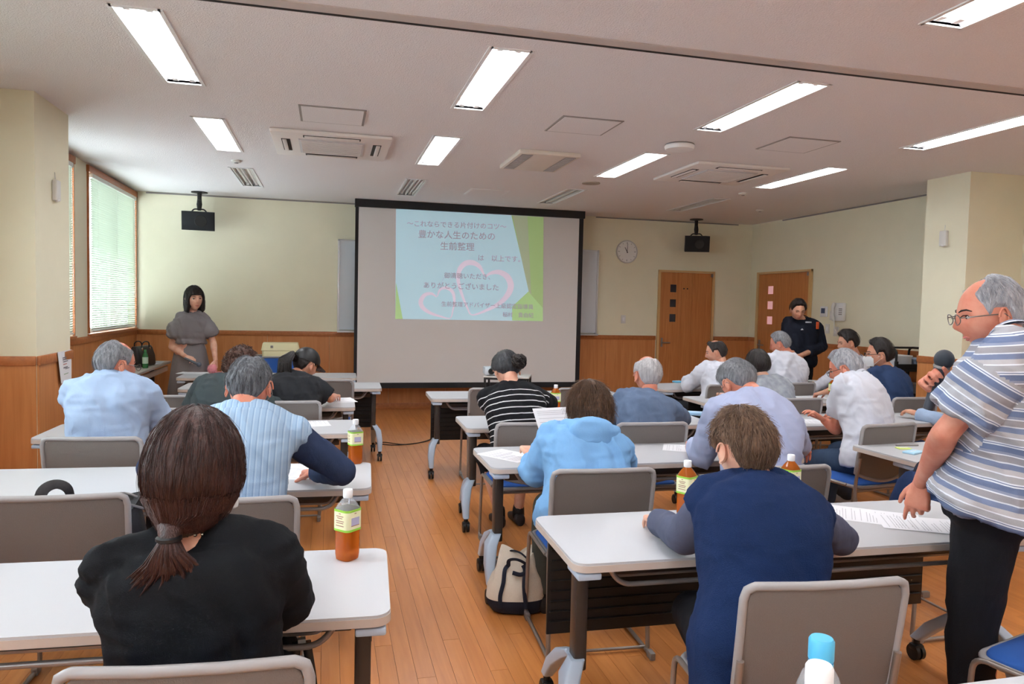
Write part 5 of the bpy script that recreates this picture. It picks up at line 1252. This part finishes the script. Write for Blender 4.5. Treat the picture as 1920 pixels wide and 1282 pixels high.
# ------------------------------------------------------------------ things on tables
def paper(c, rz, label, w_=.21, h=.297, z=.7006, grp='paper handouts on the tables', tilt=None):
    t = thing('paper_sheet', label, 'paper', (c[0], c[1], z if tilt is None else c[2]), rz, grp)
    if tilt: t.rotation_euler = tilt
    m = MB(); n = 6; vs = []; rng = random.Random(int(c[0]*100))
    for i in range(n+1):
        for j in range(n+1): vs.append((w_*(i/n-.5), h*(j/n-.5), .0012*max(0, math.sin(i*1.3+rng.random()*.2)*math.cos(j*.9))))
    m.add(vs, [(i*(n+1)+j, (i+1)*(n+1)+j, (i+1)*(n+1)+j+1, i*(n+1)+j+1) for i in range(n) for j in range(n)]); m.build('sheet', PAPER, t, 60)
    l = MB(); y = h*.42
    while y > -h*.42:
        L = w_*rng.uniform(.45, .84); l.b2((-w_*.42, y-.0022, .0013), (-w_*.42+L, y, .0016)); y -= rng.choice((.011, .011, .022))
    o = l.build('print', PRINTL, t, None); o['kind'] = 'stuff'; return t
def pa(px, py): p = at(px, py, z=.7); return (p.x, p.y)
paper(pa(1636, 968), D2R(52), 'paper handout under the hand of the standing man', h=.34, w_=.22)
paper(pa(1725, 983), D2R(60), 'paper handout at the right end of the nearest middle table', z=.7022)
paper(pa(1292, 841), D2R(62), 'paper handout on the table left of the man in lavender', z=.7006)
paper(pa(1330, 846), D2R(80), 'second paper handout half under the first, before the man in lavender', z=.7022)
paper(pa(955, 854), D2R(35), 'paper handout on the table left of the woman in a hooded top')
paper(pa(572, 795), D2R(-82), 'blank-looking paper handout beside the curly-haired person', w_=.22, h=.31)
paper(pa(640, 750), D2R(10), 'paper handout at the elbow of the person in a black cap')
paper(pa(1520, 745), D2R(80), 'paper handout on the table before the masked man')
paper(pa(1522, 790), D2R(70), 'paper handout under the hand of the man in a white polo shirt')
paper(pa(272, 806), D2R(-15), 'paper handout before the old man in light blue')
paper(pa(545, 884), D2R(-20), 'paper handout before the man in a pinstriped waistcoat')
paper(pa(362, 699), D2R(80), 'paper sheet at the left end of the front table')
paper(pa(1530, 714), D2R(60), 'paper handout at the right end of the front right table')
p = at(1048, 798, y=3.62); paper((p.x, p.y, p.z), 0, 'paper handout held up by the woman in a hooded top', tilt=(D2R(52), 0, D2R(12)), w_=.25, h=.22)
# tea bottles
TEA = mat('amber_tea', (214, 112, 36), .08, trans=.55, ior=1.33, emit=(214, 104, 30), es=0)
CLEAR = clear('clear_plastic')
LABEL = mat('cream_label', (232, 230, 190), .5); LGREEN = mat('green_label_band', (150, 204, 70), .5); CAPW = mat('white_cap', (236, 238, 242), .4); LILAC = mat('lilac_block', (180, 178, 208), .6); MAROON = mat('maroon_print', (150, 96, 90), .7)
def bottle(pos, label, rz=.6, full=True, s=1.0, grp='tea bottles with cream labels'):
    t = thing('tea_bottle', label, 'bottle', pos, rz, grp)
    def body(secs):
        m = MB(); m.loft([[V((x, y, z))*s for x, y in rrect(2*r, 2*r, min(r*.98, r*k), 4)] for z, r, k in secs]); return m
    body([(.0, .026, .6), (.004, .030, .6), (.02, .031, .5), (.095, .0315, .5), (.1, .031, .5)]).build('tea', TEA, t)
    body([(.0955, .0325, .45), (.1005, .0335, .45), (.158, .0335, .45), (.163, .0325, .45)]).build('label', LABEL, t)
    for z in (.0985, .1595): body([(z-.0035, .0337, .45), (z+.0035, .0337, .45)]).build('label_band', LGREEN, t)
    body([(.162, .0322, .5), (.178, .026, .7), (.195, .0145, .98), (.198, .0135, .98)]).build('neck', TEA if full else CLEAR, t)
    m = MB(); m.lathe([(.0140*s, .196*s), (.0152*s, .199*s), (.0152*s, .219*s), (.0138*s, .222*s)], 20); m.build('cap', CAPW, t)
    e = .0338*s
    for k in range(4):
        R = Matrix.Rotation(k*PI/2, 3, 'Z')
        if k % 2 == 0:
            m = MB(); m.box(R@V((0, -e, .126*s)), (.034*s, .0006, .024*s) if k % 2 == 0 else (.0006, .034*s, .024*s)); m.build('print_block', LILAC, t)
        m = MB()
        for j, (z, w_) in enumerate(((.151, .008), (.143, .03), (.137, .022), (.128, .034), (.122, .03), (.113, .034))):
            if k % 2: m.box(R@V((0, -e, z*s)), (.0006, w_*s, .0022*s))
            elif j == 0 or z < .114: m.box(R@V((0, -e, z*s)), (w_*s, .0006, .0022*s))
        m.build('printed_line', MAROON, t)
    return t
def tb(px, py): p = at(px, py, z=.7); return (p.x, p.y, .7)
bottle(tb(651, 1047), 'tea bottle with clear neck on the nearest left table', .75, False)
bottle(tb(666, 868), 'tea bottle on the table of the man in a pinstriped waistcoat', .3, False)
bottle(tb(1286, 968), 'full tea bottle beside the sleeve of the woman in a navy vest', .5)
p = at(1493, 940, z=.7); bottle((1.86, 2.60, .7), 'full tea bottle behind the shoulder of the woman in a navy vest', .2)
bottle(tb(1041, 776), 'tea bottle on the table right of the woman in stripes', .1)
bottle(tb(1561, 752), 'tea bottle before the face of the man in a white polo shirt', .4)
def water(pos, capm, label, s, grp):
    t = thing('water_bottle', label, 'bottle', pos, 0)
    prof = [(.030, 0), (.036, .006), (.036, .05), (.0345, .055), (.036, .06), (.036, .09), (.0345, .095), (.036, .10), (.036, .17), (.034, .19), (.026, .213), (.0155, .230), (.0145, .24)]
    MB().lathe([(r*s, z*s) for r, z in prof], 24).build('bottle_wall', CLEAR, t); MB().lathe([(r*s*.95, z*s+.002) for r, z in prof[:9]], 24).build('water', clear('water', (232, 244, 250), .7) if 'water' not in MATS else MATS['water'], t)
    MB().lathe([(.0365*s, .075*s), (.0367*s, .08*s), (.0367*s, .165*s), (.0365*s, .17*s)], 24, cap=False).build('label', mat('blue_label', (96, 180, 226), .4) if 'blue_label' not in MATS else MATS['blue_label'], t)
    m = MB(); m.lathe([(.0168*s, .236*s), (.0185*s, .238*s), (.0185*s, .266*s), (.016*s, .27*s)], 28); m.build('cap', capm, t)
    m = MB(); m.lathe([(.0178*s, .226*s), (.0182*s, .228*s), (.018*s, .2345*s)], 24, cap=False); m.build('cap_ring', capm, t)
p = at(1541, 1195, y=.985); water((p.x, p.y, .7), mat('sky_blue_cap', (84, 180, 222), .4), 'clear water bottle with a sky blue cap at the bottom edge', (p.z-.7)/.27, '')
p = at(1537, 1245, y=.905); water((p.x, p.y, .7), CAPW, 'clear water bottle with a white cap in front of the blue-capped one', (p.z-.7)/.27, '')
# small things
def pack(px, py, rz, d, col, label, name='tissue_pack', cat='packet'):
    t = thing(name, label, cat, tb(px, py), rz); MB().box((0, 0, d[2]/2), d, bev=min(d)*.3).build('wrapper', mat(name+str(px), col, .5), t)
    MB().box((0, 0, d[2]), (d[0]*.6, .006, .004), bev=.001).build('flap', PAPER, t)
pack(1307, 778, -.5, (.15, .10, .025), (150, 190, 222), 'light blue tissue pack on the table right of the balding man')
pack(1271, 717, .3, (.11, .07, .02), (110, 180, 210), 'turquoise tissue pack beside the arm of the balding dark-haired man')
pack(1712, 849, .4, (.12, .07, .012), (170, 210, 232), 'pale blue packet on the table behind the standing man', 'packet')
pack(1694, 841, -.2, (.08, .05, .006), (210, 226, 120), 'yellow-green sticky note on the table behind the standing man', 'sticky_note')
pack(1340, 748, .2, (.07, .05, .006), (206, 222, 110), 'yellow-green sticky note before the person in a printed top', 'sticky_note')
p = V(tb(1700, 836)); tag(MB().tube([p+V((-.07, .01, .005)), p+V((.075, -.01, .005))], .005, 8).build('ballpoint_pen', GREY), 'grey ballpoint pen on the table behind the standing man', 'pen')
p = V(tb(1181, 855)); t = thing('pen_case', 'small red case beside the woman in a hooded top', 'case', p, 1.2); MB().box((0, 0, .014), (.10, .035, .028), bev=.008).build('case_body', mat('red_case', (196, 36, 60), .5), t); MB().tube([(-.045, 0, .0285), (.045, 0, .0285)], .0015, 5).build('zip', GREY, t)
p = V(tb(398, 700)); t = thing('pink_pompom', 'pink fluffy pompom on the front table', 'ornament', p)
m = MB(); m.sph((0, 0, .05), .045, 14, 10); m.build('core', mat('pink_fluff', (226, 150, 158), .9), t)
m = MB(); rng = random.Random(2)
for k in range(300):
    d = V((rng.gauss(0, 1), rng.gauss(0, 1), rng.gauss(0, 1))).normalized(); m.tube([V((0, 0, .05))+d*.04, V((0, 0, .05))+d*.056], [.002, .0008], 3, cap=False)
o = m.build('fluff', MATS['pink_fluff'], t); o['kind'] = 'stuff'
p = V(tb(425, 699)); t = thing('folder', 'salmon pink folder on the front table under the hand of the presenter', 'folder', p, .1); MB().box((0, 0, .006), (.24, .16, .012), bev=.003).build('cover', mat('salmon_cover', (196, 108, 108), .5), t); MB().box((.02, 0, .013), (.14, .09, .002)).build('card', PAPER, t)
# side desk: handbag, bottles
DESKZ = .70; p = at(268, 672, x=-2.12); t = thing('handbag', 'black handbag standing on the side desk', 'bag', (-2.12, 9.35, DESKZ), PI/2-.2)
BAGL = mat('black_leather', (28, 27, 30), .4, bump=.2, bscale=120)
m = MB(); rg = []
for z, a, b in ((0, .20, .075), (.02, .215, .085), (.12, .215, .075), (.21, .20, .045), (.235, .19, .03)): rg.append([V((x, y, z)) for x, y in rrect(2*a, 2*b, min(a, b)*.6, 4)])
m.loft(rg); m.build('bag_body', BAGL, t, 60)
for s in (-1, 1):
    MB().tube(catmull([(-.1, s*.04, .21), (-.08, s*.045, .27), (0, s*.045, .29), (.08, s*.045, .27), (.1, s*.04, .21)], 5), .007, 8).build('handle', BAGL, t)
    for x in (-.1, .1): MB().lathe([(.016, 0), (.016, .004), (.008, .006)], 12, (x, s*.05, .205), Matrix.Rotation(-s*PI/2, 3, 'X')).build('ring', CHROME, t)
def drink(pos, col, label, h=.2):
    t = thing('drink_bottle', label, 'bottle', pos); G = mat('green_plastic%d' % int(h*1000), col, .25, trans=.3)
    MB().lathe([(.028, 0), (.031, .005), (.031, h*.62), (.027, h*.72), (.013, h*.88), (.0125, h*.9)], 18).build('bottle_wall', G, t); MB().lathe([(.0315, h*.25), (.0318, h*.27), (.0318, h*.58), (.0315, h*.6)], 18, cap=False).build('label', mat('pale_green_label%d' % int(h*1000), (196, 224, 200), .5), t); MB().lathe([(.0145, h*.89), (.015, h*.9), (.015, h*.99), (.013, h)], 16).build('cap', mat('green_cap%d' % int(h*1000), (70, 140, 84), .4), t)
drink((-2.02, 9.62-.55, DESKZ), (70, 150, 90), 'green tea bottle standing before the handbag on the side desk', .21)
drink((-2.28, 8.85, DESKZ), (190, 210, 190), 'pale bottle with a green cap behind the handbag on the side desk', .23)
t = thing('document_pile', 'low pile of white papers at the near end of the side desk', 'papers', (-2.08, 9.72, DESKZ), .1); MB().box((0, 0, .006), (.2, .28, .012), bev=.001).build('sheets', PAPER, t); MB().box((.02, .01, .013), (.19, .26, .002)).build('top_sheet', mat('grey_sheet', (176, 178, 186), .7), t)
# cool box on the far chair
t = thing('cool_box', 'cream cool box with blue base and pink emblem on a chair by the wall', 'cool box', (-.56, 9.38, .456), .04)
CREAM = mat('cream_plastic', (226, 220, 178), .5); BLUEP = mat('blue_plastic', (44, 96, 178), .5)
def cool(): 
    def bx(z0, z1, a, b, a2, b2): 
        m = MB(); m.loft([[V((x, y, z)) for x, y in rrect(2*p, 2*q, .03, 4)] for z, p, q in ((z0, a, b), (z0+.004, a+.003, b+.003), (z1-.004, a2+.003, b2+.003), (z1, a2, b2))]); return m
    bx(0, .24, .19, .13, .20, .14).build('base', BLUEP, t); bx(.24, .44, .20, .14, .212, .15).build('body', CREAM, t); bx(.44, .53, .222, .158, .205, .14).build('lid', CREAM, t)
    bx(.235, .25, .206, .146, .206, .146).build('rim_band', mat('lime_band', (190, 206, 130), .5), t)
    MB().box((-.1, -.16, .49), (.03, .012, .03), bev=.004).build('latch', GREY, t)
    em = mat('pink_emblem', (216, 150, 146), .6)
    for a, b, c_ in ((-.035, .3, .02), (.035, .3, -.02)): MB().prism([(a, .30), (a+.02, .30), (.012+c_*.2, .375), (-.012+c_*.2, .375)], lambda x, z, d: (x+.09, -.151-d*1, z), 0, .002).build('emblem', em, t)
    MB().box((.09, -.1525, .285), (.11, .002, .012)).build('emblem', em, t)
cool()
# projector on its stand
t = thing('projector_stand', 'small black-framed stand with pale top before the screen', 'stand', (2.03, 8.15, 0), -.35)
MB().box((0, 0, .695), (.52, .38, .02), bev=.004).build('top', mat('stand_top', (206, 206, 204), .5), t)
for sx in (-1, 1):
    for sy in (-1, 1): MB().b2((sx*.245-.012, sy*.175-.012, 0), (sx*.245+.012, sy*.175+.012, .685)).build('leg', BLACK, t)
for z in (.672, .22):
    for s in (-1, 1): MB().b2((-.25, s*.175-.01, z-.01), (.25, s*.175+.01, z+.01)).build('rail', BLACK, t); MB().b2((s*.245-.01, -.18, z-.0095), (s*.245+.01, .18, z+.0095)).build('rail', BLACK, t)
p = at(918, 690, y=8.1); t = thing('projector', 'white data projector on the black-framed stand', 'projector', (p.x+.08, 8.15, .706), PI-.1)
MB().box((0, 0, .05), (.27, .22, .085), bev=.012).build('housing', mat('projector_white', (214, 226, 234), .4), t); MB().lathe([(.035, 0), (.035, .02), (.028, .03), (.024, .012)], 20, (.06, .11, .05), Matrix.Rotation(-PI/2, 3, 'X')).build('lens', BLACK, t)
m = MB()
for x in (-.1, .1):
    for y in (-.07, .07): m = MB(); m.lathe([(.012, 0), (.01, .009)], 10, (x, y, 0)); m.build('foot', BLACK, t)
m = MB(); [m.b2((-.13, -.112, .02+.012*i), (-.02, -.1105, .026+.012*i)) for i in range(5)]; m.build('vent', GREY, t)
# equipment trolley by the right pillar
t = thing('equipment_trolley', 'black three-tier trolley beside the right pillar', 'trolley', (6.22, 6.78, 0), .0)
for z in (.16, .58, .90): MB().box((0, 0, z), (.56, .44, .025), bev=.006).build('shelf', BLACK, t); 
for z in (.20, .62, .94): MB().box((0, -.215, z), (.56, .012, .06), bev=.004).build('shelf_lip', BLACK, t)
for sx in (-1, 1):
    for sy in (-1, 1): MB().b2((sx*.265-.014, sy*.205-.014, .08), (sx*.265+.014, sy*.205+.014, 1.0)).build('post', BLACK, t); MB().tube([(sx*.265-.012, sy*.205, .04), (sx*.265+.012, sy*.205, .04)], .04, 14).build('castor', BLACK, t)
for s in (-1, 1): MB().tube(fillet([(s*.265, -.2, .98), (s*.265, -.2, 1.13), (s*.265, .2, 1.13), (s*.265, .2, .98)], .06), .013, 8).build('push_handle', BLACK, t)
MB().tube([(-.265, .14, 1.13), (.265, .14, 1.13)], .012, 8).build('top_rail', BLACK, t)
rng = random.Random(8)
for z, items in ((.9125, ((-.14, .2, .15, (196, 198, 204)), (.08, .18, .12, (120, 130, 150)))), (.5925, ((-.17, .14, .13, (170, 170, 172)), (.0, .15, .17, (132, 132, 136)), (.16, .12, .11, (176, 96, 96)))), (.1725, ((-.1, .24, .2, (60, 62, 66)), (.15, .16, .25, (46, 48, 52))))):
    for i, (x, w_, h, c) in enumerate(items):
        b = thing('storage_box', '%s storage box on the %s shelf of the black trolley' % (('grey', 'bluish grey')[i] if z > .8 else (('light grey', 'mid grey', 'faded red')[i] if z > .5 else ('dark grey', 'black')[i]), 'top' if z > .8 else 'middle' if z > .5 else 'bottom'), 'box', (6.22+x, 6.72, z), rng.uniform(-.1, .1))
        MB().box((0, 0, h/2-.006), (w_, .24, h-.012), bev=.008).build('box_body', mat('storage%d%d' % (z*100, i), c, .4), b); MB().box((0, 0, h-.008), (w_+.012, .252, .016), bev=.004).build('lid', mat('storage_lid%d%d' % (z*100, i), tuple(min(255, q+24) for q in c), .35), b)
# bags
CANV = mat('cream_canvas', (224, 212, 196), .9, var=.05, bump=.4, bscale=300); NVC = mat('navy_canvas', (30, 34, 50), .9, bump=.3, bscale=300)
p = at(968, 1150, z=0); t = thing('tote_bag', 'cream canvas tote bag with navy base and straps slumped on the floor', 'bag', (p.x+.015, p.y+.05, 0), -.25); t.scale = (.84, .84, .84)
def totering(z, a, b, sh, lean, n=40, wob=0):
    o = []
    for k in range(n):
        th = 2*PI*k/n; c, s = math.cos(th), math.sin(th)
        o.append(V((a*math.copysign(abs(c)**.7, c)+lean+wob*math.sin(3*th+z*20), b*math.copysign(abs(s)**.7, s)+sh+wob*math.cos(2*th+z*14), z+(wob*1.6*math.sin(2*th+.6) if z > .2 else 0))))
    return o
TB = [(.0, .125, .075, 0, 0, 0), (.012, .15, .095, 0, 0, 0), (.05, .165, .105, .0, -.01, .003), (.085, .168, .105, .0, -.012, .004)]
TC = [(.0855, .1675, .1045, .0, -.012, .004), (.14, .165, .10, .005, -.012, .006), (.2, .15, .085, .012, -.008, .010), (.26, .125, .062, .02, -.002, .016), (.31, .105, .04, .03, .008, .022), (.335, .09, .026, .034, .012, .026)]
MB().loft([totering(z, a, b, s, l, wob=w_) for z, a, b, s, l, w_ in TB]).build('bag_base', NVC, t, 60)
MB().loft([totering(z, a, b, s, l, wob=w_) for z, a, b, s, l, w_ in TC]+[totering(z-.02, a*.85, b*.7, s, l, wob=w_) for z, a, b, s, l, w_ in TC[-1:]]).build('bag_body', CANV, t, 60)
for x0, x1 in ((-.095, -.055), (.055, .03)):
    pts = catmull([(x0, -.112, .05), (x0*.95-.008, -.108, .12), (x0*.8-.006, -.09, .19), ((x0+x1)/2, -.058, .255), (x1, -.04, .28)], 5)
    MB().tube(pts, .012, 8, flat=.35, up=(0, 1, 0)).build('strap', NVC, t)
MB().tube(catmull([(-.055, -.045, .275), (-.05, -.06, .315), (-.005, -.075, .325), (.045, -.075, .30), (.055, -.065, .26), (.02, -.07, .235), (-.03, -.07, .245)], 6), .012, 8, flat=.45, up=(0, 0, 1)).build('handle', NVC, t)
MB().tube(catmull([(-.05, .05, .29), (-.04, .03, .34), (.01, -.01, .345), (.05, -.03, .32), (.06, .02, .29)], 6), .012, 8, flat=.45, up=(0, 0, 1)).build('handle', NVC, t)
DKB = mat('dark_bag_cloth', (40, 36, 38), .7, bump=.3, bscale=200)
t = thing('black_tote', 'black soft bag on the empty chair at far left', 'bag', (-.86, 3.02, .456), .1)
m = MB(); rg = []
for z, a, b, w_ in ((0, .17, .11, 0), (.015, .185, .125, .003), (.12, .19, .125, .006), (.22, .18, .10, .01), (.27, .175, .08, .014)): rg.append(totering(z, a, b, 0, 0, wob=w_))
rg.append([p*.9 for p in rg[-1]]); m.loft(rg); m.build('bag_body', DKB, t, 60)
for s in (-1, 1): MB().tube(catmull([(.19, s*.05, .25), (.1, s*.075, .285), (0, s*.085, .27), (-.1, s*.075, .28), (-.18, s*.05, .26)], 6), .005, 6).build('zip_edge', GREY, t)
MB().tube(catmull([(-.16, -.05, .25), (-.155, -.03, .33), (-.12, 0, .352), (-.08, .01, .33), (-.07, .03, .26)], 6), .02, 8, flat=.3, up=(0, 1, 0)).build('handle', DKB, t)
t = thing('navy_bag', 'navy bag on a chair between the standing man and the next table', 'bag', (2.86, 2.93, .456), .15)
m = MB(); rg = []
for z, a, b, w_ in ((0, .15, .10, 0), (.015, .165, .115, .003), (.14, .165, .11, .006), (.25, .15, .08, .008), (.29, .13, .05, .006)): rg.append(totering(z, a, b, 0, 0, wob=w_))
m.loft(rg); m.build('bag_body', cloth('navy_bag_cloth', (40, 56, 92)), t, 60); MB().tube(catmull([(-.09, 0, .27), (-.05, 0, .33), (.05, 0, .33), (.09, 0, .27)], 6), .01, 8, flat=.5).build('handle', NVC, t)
MB().box((0, -.118, .12), (.2, .03, .13), bev=.012).build('pocket', MATS['navy_bag_cloth'], t)
t = thing('hanging_bag', 'black bag hanging by its straps under the right end of the nearest left table', 'bag', (-.06, 1.98, 0), .1)
for x in (-.03, .03): MB().tube(catmull([(x*.4, 0, .60), (x*.9, -.005, .5), (x*1.2, -.005, .40), (x*1.6, 0, .30)], 5), .012, 8, flat=.4, up=(0, 1, 0)).build('strap', BLACK, t)
MB().box((0, 0, .19), (.26, .10, .24), bev=.03, seg=3).build('bag_body', DKB, t); MB().tube([(-.01, 0, .60), (.01, 0, .60)], .012, 8).build('hook', GREY, t)
# cables on the floor
def cable(pts, label, r=.005): tag(MB().tube(catmull([at(x, y, z=.007) for x, y in pts], 8), r, 6).build('floor_cable', BLACK), label, 'cable')
cable([(700, 826), (712, 832), (745, 834), (790, 829), (820, 820), (852, 812), (872, 812)], 'lower black cable on the floor between the front tables')
cable([(700, 833), (720, 829), (760, 833), (800, 826), (826, 812), (850, 811), (880, 816)], 'upper black cable on the floor looping between the front tables')
